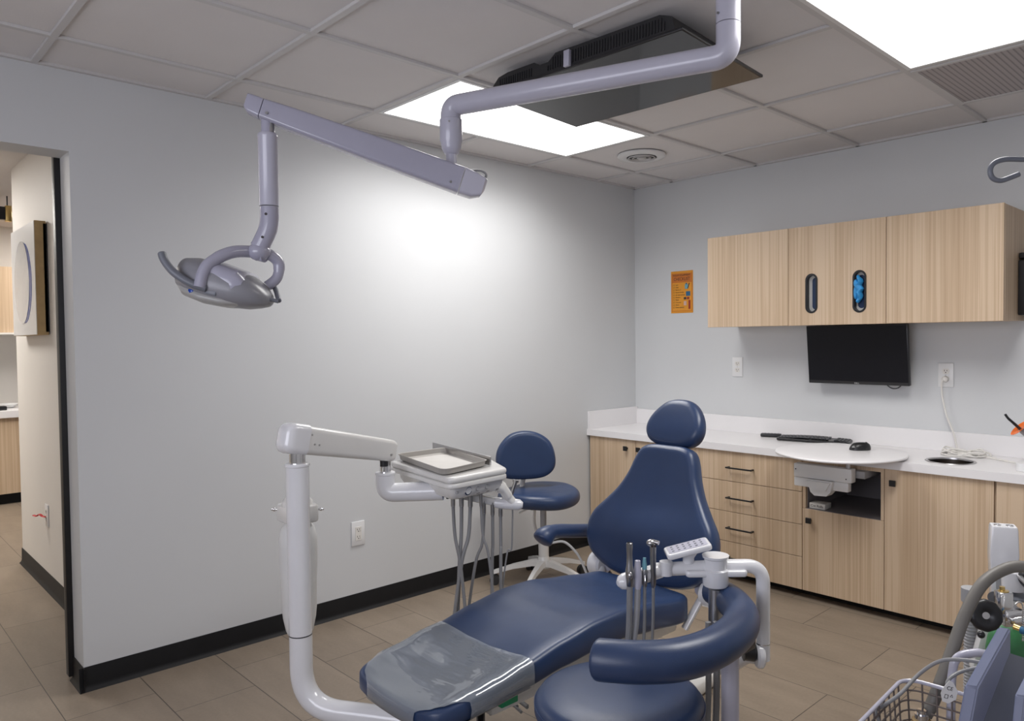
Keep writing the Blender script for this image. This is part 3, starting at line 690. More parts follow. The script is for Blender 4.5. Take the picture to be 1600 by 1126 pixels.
# backrest
TH = math.radians(15); bo = V((DX-.003, -1.880, .445)); bu = V((0, math.sin(TH), math.cos(TH))); bn = V((0, -math.cos(TH), math.sin(TH)))
def backfn(u, v, w_): return bo+V((1, 0, 0))*u+bu*v+bn*(w_+.55*u*u+ (.035*math.exp(-((v-.16)/.10)**2) if w_ > 0 else 0)*(1-min(1, abs(u)/.3)**2))
half = [(0, .496), (.07, .494), (.112, .478), (.135, .440), (.155, .380), (.185, .320), (.225, .265), (.268, .210), (.285, .155), (.280, .10), (.245, .045), (.17, .005), (.08, -.012), (0, -.016)]
bl = [(-u, v, 0) for u, v in half] + [(u, v, 0) for u, v in reversed(half[1:-1])]
bl = [V((p.x, p.y)) for p in catmull(bl, 5, True)]
bm = B(); cushion(bm, bl, .075, .028, backfn, inner=12, nside=10); bk = obj('backrest', bm, 'navy', dc, flat_angle=70)
bm = B(); pts = [backfn(p.x, p.y, .0335) for p in inset(bl, .017)]; tube(bm, pts+[pts[0]], .0016, 6, False); obj('piping', bm, 'navy', bk)
bm = B(); cushion(bm, inset(bl, .05), .05, .02, lambda u, v, w_: backfn(u, v, -.001)-bn*(.060-w_*.9), inner=4); obj('back_shell', bm, 'grey_enamel_light', dc)
# headrest
TH2 = math.radians(22); ho = V((DX-.008, -1.730, .918)); hu = V((0, math.sin(TH2), math.cos(TH2))); hn = V((0, -math.cos(TH2), math.sin(TH2)))
hl = catmull([(0, .182, 0), (-.06, .170, 0), (-.108, .120, 0), (-.126, .065, 0), (-.110, .020, 0), (-.065, -.003, 0), (0, -.008, 0), (.065, -.003, 0), (.110, .020, 0), (.126, .065, 0), (.108, .120, 0), (.06, .170, 0)], 6, True)
hl = [V((p.x, p.y)) for p in hl]
bm = B(); cushion(bm, hl, .07, .03, lambda u, v, w_: ho+V((1, 0, 0))*u+hu*v+hn*(w_+.9*u*u), crown=.006, inner=8, nside=10); hd = obj('headrest', bm, 'navy', dc, flat_angle=70)
bm = B(); pts = [ho+V((1, 0, 0))*p.x+hu*p.y+hn*(.030+.9*p.x*p.x) for p in inset(hl, .016)]; tube(bm, pts+[pts[0]], .0014, 6, False); obj('piping', bm, 'navy', hd)
bm = B(); obox(bm, ho+hu*-.02-hn*.035, V((1, 0, 0)), bu, bn, .03, .09, .008, .003); obj('headrest_stem', bm, 'chrome', dc)
# left armrest
ax_ = DX-.345
pts = catmull([(ax_, -1.79, .550), (ax_, -1.86, .563), (ax_, -1.93, .575), (ax_, -2.00, .588), (ax_, -2.05, .592), (ax_, -2.085, .582), (ax_, -2.105, .566)], 6)
nn = len(pts); bm = B(); tube(bm, pts, [.027+.012*max(0, min(1, (i-nn*.62)/7)) for i in range(nn-3)]+[.036, .029, .014], 18); obj('armrest', bm, 'navy', dc)
bm = B(); tube(bm, catmull([(ax_, -1.82, .54), (ax_+.01, -1.80, .49), (ax_+.03, -1.80, .42), (ax_+.08, -1.80, .37)], 6), .030, 14, flat=.6); obj('armrest_support', bm, 'black', dc, label='dark armrest support')
bm = B(); tube(bm, catmull([(ax_+.01, -2.06, .555), (ax_+.01, -1.99, .545), (ax_+.02, -1.93, .49), (ax_+.03, -1.90, .43), (ax_+.05, -1.89, .37)], 6), .005, 10); obj('armrest_rail', bm, 'enamel_warm', dc, label='thin white curved rail')
# hinges
for s in (-1, 1):
    x = DX+s*.255
    bm = B(); lathe(bm, [(.001, -.032), (.038, -.030), (.046, -.022), (.046, .022), (.038, .030), (.001, .032)], (x, -1.88, .455), (1, 0, 0), 32); h = obj('hinge_cover', bm, 'enamel', dc)
    bm = B(); lathe(bm, [(.001, 0), (.016, .001), (.016, .006), (.001, .007)], (x+s*.029, -1.88, .455), (s, 0, 0), 24); obj('hinge_cap', bm, 'grey_plastic', h)
    bm = B(); tube(bm, catmull([(x-s*.02, -1.88, .455), (x-s*.03, -1.82, .47), (x-s*.06, -1.76, .52), (x-s*.10, -1.735, .60)], 6), [.045, .044, .042, .040, .038, .036, .034, .033, .032, .031, .030, .029, .028, .027, .026, .025, .024, .022, .020], 14, flat=.6); obj('back_bracket', bm, 'grey_enamel_light', dc)
    bm = B(); tube(bm, catmull([(x-s*.02, -1.90, .45), (x-s*.04, -1.92, .40), (x-s*.06, -1.95, .34)], 5), [.020]*11, 12, flat=.6); obj('seat_bracket', bm, 'enamel', dc)
# under-frame and base
bm = B(); box(bm, DX-.13, DX+.13, -2.75, -1.90, .30, .372, .012); obj('seat_frame', bm, 'enamel_warm', dc)
bm = B(); tube(bm, catmull([(DX, -2.35, .31), (DX, -2.20, .20), (DX, -1.95, .10), (DX, -1.85, .06)], 6), [.09]*19, 18, flat=.7); obj('lift_column', bm, 'enamel_warm', dc)
bm = B(); cushion(bm, catmull([(DX-.13, -1.60, 0), (DX-.15, -1.9, 0), (DX-.13, -2.30, 0), (DX, -2.44, 0), (DX+.11, -2.30, 0), (DX+.12, -1.9, 0), (DX+.10, -1.60, 0), (DX, -1.54, 0)], 6, True), .06, .02, lambda u, v, w_: V((u, v, .031+w_)), inner=4); obj('base_plate', bm, 'enamel_warm', dc)
bm = B(); obox(bm, (DX+.13, -2.70, .345), V((1, 0, 0)), V((0, 1, 0)), V((0, 0, 1)), .02, .03, .02, .003); obj('cable_clip', bm, 'green_plastic', dc, label='small green clip under the legrest')
bm = B(); tube(bm, catmull([(DX+.05, -2.72, .33), (DX+.12, -2.78, .30), (DX+.15, -2.80, .22), (DX+.10, -2.86, .12), (DX-.05, -2.90, .05), (DX-.2, -2.8, .02)], 6), .012, 10); obj('black_cable', bm, 'black', dc, label='black cable hanging under the legrest')
bm = B(); tube(bm, fillet([(DX+.26, -1.98, .32), (DX+.42, -2.06, .30), (DX+.55, -2.145, .41), (2.190, -2.158, .425)], .06), .019, 14); obj('assistant_link_arm', bm, 'enamel', dc)
# clear cover on the foot end
yb = -2.672
bm = B(); cushion(bm, pl, .09, .020, seatfn, inner=22, nside=10)
bmesh.ops.recalc_face_normals(bm, faces=bm.faces)
def cut(bm, co, no): bmesh.ops.bisect_plane(bm, geom=bm.verts[:]+bm.edges[:]+bm.faces[:], plane_co=co, plane_no=no, clear_outer=True)
cut(bm, (0, yb, 0), (0, 1, 0))
for s_, r_ in ((-1, .088), (1, .082)):
    for q in (22, 45, 68):      # rounded corner opening cut by three planes
        a_ = math.radians(q); n_ = V((s_*math.cos(a_), -math.sin(a_), 0)); c_ = V((DX+s_*(.205-r_*1.15), -2.992+r_*1.15, 0)); cut(bm, c_+n_*r_*1.02, n_)
bm.normal_update()
for v in bm.verts:
    k = .0012*math.sin(v.co.y*52+v.co.x*9)+.0008*math.sin(v.co.y*97-v.co.x*23)+.0006*math.sin(v.co.x*60+v.co.y*30)
    v.co += v.normal*(.0042+(k if v.normal.z > .8 else 0))
pc_ = thing('protective_sleeve', 'clear shiny plastic sleeve stretched over the foot end of the dental chair', 'plastic cover', (DX, -2.83, .43))
obj('film', bm, 'film', pc_, flat_angle=80, recalc=False)

# ================================================================== DELIVERY UNIT
du = thing('dental_delivery_unit', 'white dental delivery unit on a curved post left of the dental chair', 'dental delivery unit', (1.10, -2.99, 0))
px_, py_ = 1.102, -2.992
bm = B(); tube(bm, fillet([(px_, py_, .955), (px_, py_, .20), (1.42, -2.80, .20), (1.46, -2.70, .20)], [.13, .03], 14), .0345, 24); obj('post', bm, 'enamel', du)
bm = B(); cyl(bm, (px_, py_, .428), (px_, py_, .431), .0352, 24); obj('post_joint', bm, 'black', du)
bm = B(); lathe(bm, [(.0345, 0), (.037, .002), (.037, .008), (.034, .011), (.001, .011)], (px_, py_, .945), seg=24); obj('post_collar', bm, 'enamel', du)
bm = B(); cyl(bm, (px_, py_, .955), (px_, py_, .99), .024, 24); obj('post_spindle', bm, 'chrome', du)
# beam
A_ = V((px_-.005, py_-.005, 1.030)); Bm = V((1.025, -2.625, .947)); D_ = (Bm-A_).normalized(); side = D_.cross(V((0, 0, 1))).normalized(); upv = side.cross(D_)
def rr_sec(c, a, b_, ha, hb, r, n=5): return [c+a*p.x+b_*p.y for p in rrect(-ha, ha, -hb, hb, r, n)]
bm = B(); R_ = []
L_ = (Bm-A_).length
for s, f in ((.03, 1.0), (L_-.02, .86), (L_+.005, .84), (L_+.018, .72), (L_+.022, .5)): R_.append(ring(bm, rr_sec(A_+D_*s, side, upv, .036*f, .044*f, .018*f)))
skin(bm, R_); obj('beam', bm, 'enamel_warm', du)
bm = B(); R_ = []
for s, f in ((-.048, .45), (-.044, .72), (-.032, .93), (-.018, 1.0), (.029, 1.02)): R_.append(ring(bm, rr_sec(A_+D_*s+V((0, 0, -.0)), side, upv, .037*f, .047*f, .020*f)))
skin(bm, R_); obj('beam_end_cap', bm, 'enamel', du)
for s, h_ in ((.035, .018), (.050, -.010), (.068, -.010), (L_-.01, -.014)):
    bm = B(); p = A_+D_*s+side*.0335+upv*h_; cyl(bm, p-side*.004, p+side*.003, .0032, 10); obj('screw', bm, 'steel', du)
# elbow
ex, ey = 1.020, -2.632
bm = B(); cyl(bm, (ex, ey, .868), (ex, ey, .93), .019, 20); obj('elbow_spindle', bm, 'chrome', du)
bm = B(); cyl(bm, (ex+.012, ey-.012, .895), (ex+.012, ey-.012, .915), .014, 16); obj('spindle_stop', bm, 'black', du)
bm = B(); tube(bm, fillet([(ex, ey, .868), (ex, ey, .800), (1.16, -2.49, .805)], .05, 10), .033, 22); obj('elbow', bm, 'enamel', du)
bm = B(); lathe(bm, [(.033, 0), (.035, .002), (.035, .008), (.033, .010), (.001, .010)], (ex, ey, .862), seg=22); obj('elbow_collar', bm, 'enamel', du)
# head
hp = [(.860, -2.515), (1.318, -2.580), (1.300, -2.315), (1.105, -2.225), (.865, -2.222)]
def roundpoly(P, r, n=5):
    q = fillet([V((*P[-1], 0)).lerp(V((*P[0], 0)), .5)]+[V((*p, 0)) for p in P]+[V((*P[-1], 0)).lerp(V((*P[0], 0)), .5)], r, n)[:-1]
    return [V((p.x, p.y)) for p in q]
ho_ = roundpoly(hp, .032)
bm = B(); cushion(bm, ho_, .022, .010, lambda u, v, w_: V((u, v, .868+w_)), inner=3, nside=6); obj('head_top', bm, 'enamel_warm', du)
bm = B(); cushion(bm, ho_, .018, .007, lambda u, v, w_: V((u, v, .848+w_)), inner=3, nside=6); obj('head_tray_body', bm, 'enamel_warm', du)
cen = sum(ho_, V((0, 0)))/len(ho_)
bm = B(); R_ = []
for s, z in ((.90, .842), (.88, .82), (.82, .800), (.70, .790)): R_.append(ring(bm, [(cen.x+(p.x-cen.x)*s+.008, cen.y+(p.y-cen.y)*s, z) for p in ho_]))
skin(bm, R_); hb = obj('control_body', bm, 'enamel_warm', du)
# controls on the +X face
fx = V((hp[2][0]-hp[1][0], hp[2][1]-hp[1][1], 0)).normalized(); fnrm = V((fx.y, -fx.x, 0))
fnrm = fnrm if fnrm.x > 0 else -fnrm
def onface(s, z):   # s along the face from its near end
    p = V((cen.x+(hp[1][0]-cen.x)*.89+.008, cen.y+(hp[1][1]-cen.y)*.89, z)); return p+fx*s
c = onface(.075, .822); bm = B(); lathe(bm, [(.015, 0), (.016, .003), (.013, .004), (.013, .003), (.001, .003)], c-fnrm*.006, fnrm+V((0, 0, -.25)), 24); obj('gauge_bezel', bm, 'navy_plastic', hb)
bm = B(); lathe(bm, [(.0115, .0035), (.0115, .0042), (.001, .0042)], c-fnrm*.006, fnrm+V((0, 0, -.25)), 24); obj('gauge_face', bm, 'white_plastic', hb)
for s, r_ in ((.115, .0085), (.158, .0095)):
    c = onface(s, .823); bm = B(); lathe(bm, [(r_, 0), (r_, .005), (r_*.8, .008), (.001, .008)], c-fnrm*.005, fnrm, 18); obj('control_knob', bm, 'grey_plastic', hb)
bm = B(); obox(bm, onface(.022, .824)-fnrm*.002, fx, V((0, 0, 1)), fnrm, .004, .004, .004, .001); obj('toggle_switch', bm, 'grey_plastic', hb)
for s in (.115, .160, .205): text_on('water', .007, onface(s, .808)+fnrm*.0012, fx, (0, 0, 1), fnrm, 'ink', hb, 'control_caption')
# rear rail plate
bm = B(); fr = flat_fn((0, 0, 0), (1, 0, 0), (0, 0, 1), (0, 1, 0))
obox(bm, (1.0, -2.292, .897), V((.983, -.18, 0)).normalized(), V((0, 0, 1)), V((.18, .983, 0)).normalized(), .235, .016, .003, .001); obj('rear_rail', bm, 'steel', du)
# drop handle
hx0 = V((1.262, -2.285, .825))
bm = B(); tube(bm, catmull([(1.235, -2.33, .825), (1.258, -2.30, .795), (1.262, -2.28, .765), (1.268, -2.268, .748)], 6), [.030]*6+[.024]*6+[.022]*7, 16, flat=.75); obj('grip_neck', bm, 'enamel_warm', du)
bm = B(); tube(bm, [(1.225, -2.312, .745), (1.24, -2.297, .743), (1.275, -2.262, .738), (1.288, -2.249, .736), (1.296, -2.241, .735)], [.018, .0205, .0205, .019, .010], 18); obj('grip_knob', bm, 'enamel', du)
# hose rail
ra, rb = V((1.12, -2.44, .788)), V((1.235, -2.275, .738))
bm = B(); obox(bm, (ra+rb)/2, (rb-ra).normalized(), (rb-ra).normalized().cross(V((0, 0, 1))).normalized(), V((0, 0, 1)), .11, .022, .014, .006); obj('hose_rail', bm, 'enamel_warm', du)
bm = B(); cyl(bm, rb+V((.004, .018, .005)), rb+V((.022, .035, .075)), .007, 14); cyl(bm, rb+V((.022, .035, .075)), rb+V((.023, .036, .082)), .011, 14); obj('syringe_holder_rod', bm, 'dark_steel', du)
# black fittings under the head
for x, y in ((1.135, -2.505), (1.150, -2.49), (1.165, -2.475)):
    bm = B(); cyl(bm, (x, y, .775), (x, y, .80), .005, 10); obj('fitting', bm, 'black', du)
tops = [(1.165, -2.452, .79, .0062), (1.182, -2.428, .788, .0068), (1.200, -2.403, .786, .0068), (1.225, -2.375, .786, .0048), (1.205, -2.345, .752, .0055), (1.222, -2.320, .745, .0060), (1.236, -2.295, .74, .0060), (1.27, -2.268, .728, .003)]
bots = [(1.20, -2.42, .28), (1.165, -2.44, .28), (1.165, -2.46, .30), (1.262, -2.345, .36), (1.155, -2.39, .30), (1.225, -2.33, .36), (1.252, -2.31, .40), (1.245, -2.30, .40)]
for (x, y, z, r_), (bx, by, bz) in zip(tops, bots):
    d_ = V((bx-x, by-y, 0))
    path = [(x, y, z), (x, y, z-.04), (x+d_.x*.12, y+d_.y*.12, z-.15), (x+d_.x*.5, y+d_.y*.5, (z+bz)/2), (bx, by, bz), (bx+.03, by-.01, bz-.10), (bx+.12, by-.06, .14), (bx+.24, by-.10, .13)]
    bm = B(); tube(bm, catmull(path, 7), r_, 10); h = obj('hose', bm, 'hose', du)
    if r_ > .0045:
        bm = B(); cyl(bm, (x, y, z-.045), (x, y, z+.002), r_*1.25, 12); obj('hose_coupling', bm, 'dark_steel', h)
# tray
tp = roundpoly([(.868, -2.484), (1.285, -2.578), (1.234, -2.352), (.868, -2.262)], .03)
tc = sum(tp, V((0, 0)))/len(tp)
t = thing('instrument_tray', 'taupe plastic instrument tray resting on top of the white delivery unit', 'tray', (tc.x, tc.y, .88))
bm = B(); R_ = []
for s, z in ((.02, .881), (.90, .881), (.96, .886), (.985, .903), (1.02, .904), (1.02, .9015), (.992, .900), (.97, .884), (.91, .8795), (.02, .8795)):
    R_.append(ring(bm, [(tc.x+(p.x-tc.x)*s, tc.y+(p.y-tc.y)*s, z) for p in tp]))
skin(bm, R_); obj('tray_shell', bm, 'taupe', t)
bm = B(); prism(bm, [(tc.x+(p.x-tc.x)*.86, tc.y+(p.y-tc.y)*.86) for p in tp], XYZ, .8815, .8825); obj('tray_liner', bm, 'paper', t, False)
# bottle
bx_, by_ = 1.027, -2.958
t = du
bm = B(); lathe(bm, [(.001, .445), (.036, .446), (.042, .460), (.050, .500), (.053, .53), (.054, .62), (.058, .66), (.059, .72), (.058, .755), (.050, .785), (.036, .80), (.001, .80)], (bx_, by_, -.045), seg=32); obj('water_bottle', bm, 'clear', du, label='long translucent white water bottle behind the post')
bm = B(); cushion(bm, [V((bx_, by_))+V((c_.x, c_.y)) for c_ in rrect(-.058, .058, -.048, .048, .018)], .055, .008, lambda u, v, w_: V((u, v, .787+w_)), inner=3); lathe(bm, [(.048, 0), (.046, .015), (.036, .026), (.001, .032)], (bx_, by_, .810)); obj('bottle_cap_block', bm, 'enamel_warm', du)
R2 = V((.70, .714, 0)).normalized()
for s in (-1, 1):
    p = V((bx_, by_, .797)); bm = B(); cyl(bm, p+R2*s*.045, p+R2*s*.073, .0035, 12); sphere(bm, p+R2*s*.073, .006, seg=12); obox(bm, p+R2*s*.075, R2, V((0, 0, 1)), R2.cross(V((0, 0, 1))), .008, .003, .003, .001); obj('toggle_lever', bm, 'chrome', du)

# ================================================================== OPERATING LIGHT
ol = thing('operating_light', 'grey dental operating light on a jointed arm hanging from the ceiling', 'dental light', (2.118, -2.222, CH))
AZ = 2.100
pA, pB = V((2.126, -2.214, AZ)), V((1.255, -2.507, AZ))
bm = B(); tube(bm, fillet([(pA.x, pA.y, 2.185), pA, pB, (pB.x, pB.y, 2.03)], [.095, .085], 12), .0335, 28); obj('swing_arm', bm, 'grey_enamel_light', ol)
bm = B(); cyl(bm, (pA.x, pA.y, 2.187), (pA.x, pA.y, CH), .0335, 28); obj('ceiling_post', bm, 'grey_enamel_light', ol)
bm = B(); lathe(bm, [(.075, 0), (.075, -.012), (.06, -.02), (.036, -.022), (.001, -.022)], (pA.x, pA.y, CH), seg=32); obj('ceiling_flange', bm, 'grey_enamel_light', ol)
bm = B(); lathe(bm, [(.0335, 0), (.037, -.002), (.037, -.072), (.034, -.078), (.032, -.095), (.024, -.112), (.018, -.116), (.001, -.116)], (pB.x, pB.y, 2.056), seg=28); obj('arm_knuckle', bm, 'grey_enamel_light', ol)
bm = B(); cyl(bm, (pB.x, pB.y, 1.90), (pB.x, pB.y, 1.965), .018, 20); obj('arm_spindle', bm, 'grey_enamel_light', ol)
for p, nrm in (((pB.x, pB.y, 2.04), V((.7, -.72, 0))), ((pA.x, pA.y, 2.21), V((-.3, -.95, 0)))):
    q = V(p)+nrm.normalized()*.037; bm = B(); cyl(bm, q-nrm*.004, q+nrm*.001, .0035, 12); obj('screw', bm, 'dark_steel', ol)
# balance beam
La, Lb = V((1.342, -2.472, 1.826)), V((.985, -3.062, 2.047))
D_ = (La-Lb).normalized(); side = D_.cross(V((0, 0, 1))).normalized(); upv = side.cross(D_); L_ = (La-Lb).length
bm = B(); R_ = []
def bsec(s, ha, hb, sh=0): return ring(bm, rr_sec(Lb+D_*s+V((0, 0, sh)), side, upv, ha, hb, min(ha, hb)*.38))
for s, ha, hb in ((.035, .025, .030), (.12, .027, .034), (L_*.55, .029, .040), (L_-.055, .030, .043)): R_.append(bsec(s, ha, hb))
skin(bm, R_); obj('balance_beam', bm, 'grey_enamel', ol)
bm = B(); R_ = [bsec(-.012, .020, .022, .008), bsec(0, .024, .028, .002), bsec(.033, .025, .030)]; skin(bm, R_); obj('beam_front_cap', bm, 'grey_enamel', ol)
bm = B(); R_ = [bsec(L_-.052, .030, .043), bsec(L_-.01, .029, .041, -.001), bsec(L_+.02, .024, .031, .004), bsec(L_+.030, .014, .020, .012)]; skin(bm, R_); obj('beam_rear_cap', bm, 'grey_enamel_light', ol)
for s, h_ in ((.055, -.012), (L_-.085, -.02)):
    p = Lb+D_*s+side*.0275+upv*h_; bm = B(); cyl(bm, p-side*.002, p+side*.003, .0045, 12); obj('screw', bm, 'dark_steel', ol)
bm = B(); p = La+upv*.042+D_*-.005; tube(bm, catmull([p+D_*-.03, p+upv*.012, p+D_*.022+upv*.008, p+D_*.024-upv*.012], 5), .004, 8); obj('cable_loop', bm, 'hose', ol)
# drop tube
pp = Lb+D_*.055
lx, ly = pp.x-.004, pp.y-.004
bm = B(); cyl(bm, (lx, ly, 1.955), (lx, ly, 2.035), .019, 18); obj('drop_spindle', bm, 'grey_enamel', ol)
bm = B(); cyl(bm, (lx+.016, ly+.006, 1.965), (lx+.012, ly+.006, 2.00), .009, 14); obj('spindle_lock', bm, 'dark_steel', ol)
bm = B(); lathe(bm, [(.001, 0), (.026, 0), (.030, -.006), (.030, -.012), (.029, -.014), (.029, -.222), (.001, -.222)], (lx, ly, 1.965), seg=26); obj('drop_tube', bm, 'grey_enamel_light', ol)
Rr = V((.70, .714, 0)).normalized(); Ff = V((-.714, .70, 0)).normalized(); Zz = V((0, 0, 1))
lamp = V((lx, ly, 1.74))
bm = B(); tube(bm, catmull([lamp, lamp+V((0, 0, -.035)), lamp+Rr*-.006+V((0, 0, -.07)), lamp+Rr*-.026+V((0, 0, -.112)), lamp+Rr*-.034+V((0, 0, -.125))], 6), .028, 24); obj('curved_neck', bm, 'grey_enamel', ol)
for q in (lamp+V((0, 0, -.025)), lamp+Rr*-.012+V((0, 0, -.095))):
    n_ = -Ff; bm = B(); cyl(bm, q+n_*.0265, q+n_*.0292, .0042, 12); obj('screw', bm, 'ink', ol)
# yoke
yk = lamp+Rr*-.034+V((0, 0, -.132))
L1 = yk+Rr*-.128+Zz*-.122-Ff*.128; L2 = yk+Rr*.012+Zz*-.108+Ff*.03
bm = B(); tube(bm, catmull([yk+Rr*.02+Zz*-.012, yk+Rr*-.02+Zz*-.004, yk+Rr*-.066+Zz*-.014-Ff*.06, yk+Rr*-.112+Zz*-.058-Ff*.112, L1], 7), [.026]*6+[.0185]*12+[.017]*11, 18); obj('yoke_arm', bm, 'grey_enamel', ol)
bm = B(); tube(bm, catmull([yk+Rr*-.01+Zz*-.008, yk+Rr*.022+Zz*-.010+Ff*.02, yk+Rr*.045+Zz*-.035+Ff*.04, yk+Rr*.040+Zz*-.08+Ff*.04, L2], 7), [.024]*6+[.0175]*12+[.016]*11, 18); obj('yoke_arm', bm, 'grey_enamel', ol)
bm = B(); sphere(bm, yk+Zz*-.004, .030, (1.15, 1.15, .95)); obj('yoke_hub', bm, 'grey_enamel', ol)
# head: lofted pod
hc = V((.925, -3.128, 1.497)); tl = math.radians(15)
ax1 = (Rr*math.cos(tl)-Zz*math.sin(tl)).normalized(); ax3 = (Rr*math.sin(tl)+Zz*math.cos(tl)).normalized(); ax2 = ax1.cross(ax3)*-1
# rotate slightly so the underside shows away from the viewer
def podsec(bm, s, wd, ht, zc=0, n=30, pw=.8, lo=1.0):
    out = []
    for k in range(n):
        q = 2*PI*k/n; cx = math.copysign(abs(math.cos(q))**pw, math.cos(q)); sz = math.copysign(abs(math.sin(q))**pw, math.sin(q))
        out.append(hc+ax1*s+Ff*wd*cx+ax3*(zc+ht*sz*(lo if sz < 0 else 1)))
    return ring(bm, out)
bm = B(); R_ = [podsec(bm, s, wd, ht, zc, lo=.9) for s, wd, ht, zc in ((-.140, .014, .014, .004), (-.136, .045, .032, .006), (-.120, .075, .050, .008), (-.085, .098, .060, .006), (-.04, .106, .064, .002), (0, .107, .065, 0), (.05, .102, .060, -.002), (.085, .092, .052, -.004), (.115, .074, .038, -.006), (.138, .048, .022, -.010), (.150, .018, .008, -.012))]
skin(bm, R_); hd_ = obj('lamp_head', bm, 'grey_body', ol, flat_angle=60)
# ridge block on top (stepped cover)
bm = B(); R_ = [podsec(bm, s, wd, ht, zc, pw=.55) for s, wd, ht, zc in ((-.040, .085, .030, .026), (-.026, .100, .048, .022), (.060, .100, .044, .016), (.082, .088, .028, .012))]; skin(bm, R_); obj('top_cover', bm, 'grey_enamel', hd_)
# pale lens rim along the underside
bm = B(); R_ = [podsec(bm, s, wd, ht, zc) for s, wd, ht, zc in ((-.122, .05, .016, -.020), (-.090, .082, .024, -.034), (-.03, .097, .022, -.043), (.03, .094, .019, -.042), (.08, .074, .014, -.034), (.115, .043, .008, -.022))]; skin(bm, R_); obj('lens_rim', bm, 'lens_rim', hd_, label='pale rim of the lamp lens')
bm = B(); sphere(bm, hc+ax1*-.060-Ff*.074-ax3*.036, .014, (1.5, 1, 1)); obj('blue_lens_edge', bm, 'blue', hd_, label='blue lens edge under the handle')
bm = B(); obox(bm, hc+ax1*.005-Ff*.099-ax3*.022, ax1, ax3, Ff, .018, .009, .004, .004); obj('logo_badge', bm, 'slate', hd_)
for s, z in ((-.10, .012), (.052, -.006)):
    bm = B(); cyl(bm, hc+ax1*s-Ff*(.080 if s < 0 else .098)+ax3*z, hc+ax1*s-Ff*(.085 if s < 0 else .099)+ax3*z, .004, 12); obj('screw', bm, 'ink', hd_)
# handles
g0 = hc+ax1*-.005-Ff*.10-ax3*.016
bm = B(); tube(bm, catmull([g0, g0+ax1*-.045+ax3*.004-Ff*.012, g0+ax1*-.095+ax3*.022-Ff*.02, g0+ax1*-.130+ax3*.048-Ff*.02, g0+ax1*-.146+ax3*.070-Ff*.018], 7), [.008]+[.0145]*27+[.012], 14, flat=.8); obj('grip_handle', bm, 'slate', ol, label='dark grey curved grip on the left of the lamp')
g1 = hc+ax1*.125-ax3*.004
bm = B(); tube(bm, [g1-Ff*.01, g1+ax1*.045-ax3*.0+Ff*.0], .010, 12, flat=.6); tube(bm, [g1+ax1*.045+ax3*.003, g1+ax1*.012+ax3*.028+Ff*.05, g1-ax1*.025+ax3*.050+Ff*.10], .008, 12); obj('grip_handle', bm, 'slate', ol)

# ================================================================== CEILING TELEVISION
tv = thing('ceiling_television', 'black flat television mounted face down under the ceiling', 'television', (1.46, -1.88, CH))
C4 = [V((1.026, -2.152, 2.266)), V((1.905, -2.117, 2.266)), V((1.884, -1.603, 2.246)), V((1.005, -1.639, 2.246))]
ux = (C4[1]-C4[0]).normalized(); uy = (C4[3]-C4[0]); uy = (uy-ux*uy.dot(ux)).normalized(); un = ux.cross(uy); W_, H_ = (C4[1]-C4[0]).length, (C4[3]-C4[0]).length
tf = flat_fn(C4[0], ux, uy, un)
def tbox(bm, u0, u1, v0, v1, w0, w1, bev=0): obox(bm, tf((u0+u1)/2, (v0+v1)/2, (w0+w1)/2), ux, uy, un, (u1-u0)/2, (v1-v0)/2, (w1-w0)/2, bev)
bm = B(); tbox(bm, 0, W_, 0, H_, 0, .010, .002); obj('bezel', bm, 'black', tv)
bm = B(); tbox(bm, .006, W_-.006, .006, H_-.006, -.0006, .001); obj('screen', bm, 'gloss_screen', tv, False)
# rear housing with sloped ends
bm = B(); prof = [(.015, .010), (.022, .034), (.05, .058), (.10, .066), (.24, .066), (.27, .050), (.31, .050), (.345, .074), (W_-.09, .072), (W_-.045, .055), (W_-.03, .010)]
ra_ = ring(bm, [tf(u, .006, w_*1.0) for u, w_ in prof]); rb_ = ring(bm, [tf(u, H_*.62, w_*.98) for u, w_ in prof]); rc_ = ring(bm, [tf(u*.9+W_*.05, H_*.86, .012+(w_-.01)*.3) for u, w_ in prof])
skin(bm, [ra_, rb_, rc_])
for k in range(64):
    u = .06+k*(W_-.13)/63; zz = .052 if u < .27 else (.040 if u < .33 else .064)
    if .235 < u < .30: continue
    if u > W_-.08: zz = .050
    tbox(bm, u-.0016, u+.0016, .0025, .006, .018, zz-.004)
obj('rear_housing', bm, 'rubber', tv)
bm = B(); tbox(bm, .400, .425, -.012, .002, .004, .060, .001); obj('clear_tab', bm, 'grey_enamel_light', tv, label='pale translucent tab')
bm = B(); tbox(bm, W_/2-.10, W_/2+.10, .12, .32, .070, .090); obj('ceiling_bracket', bm, 'black_metal', tv)

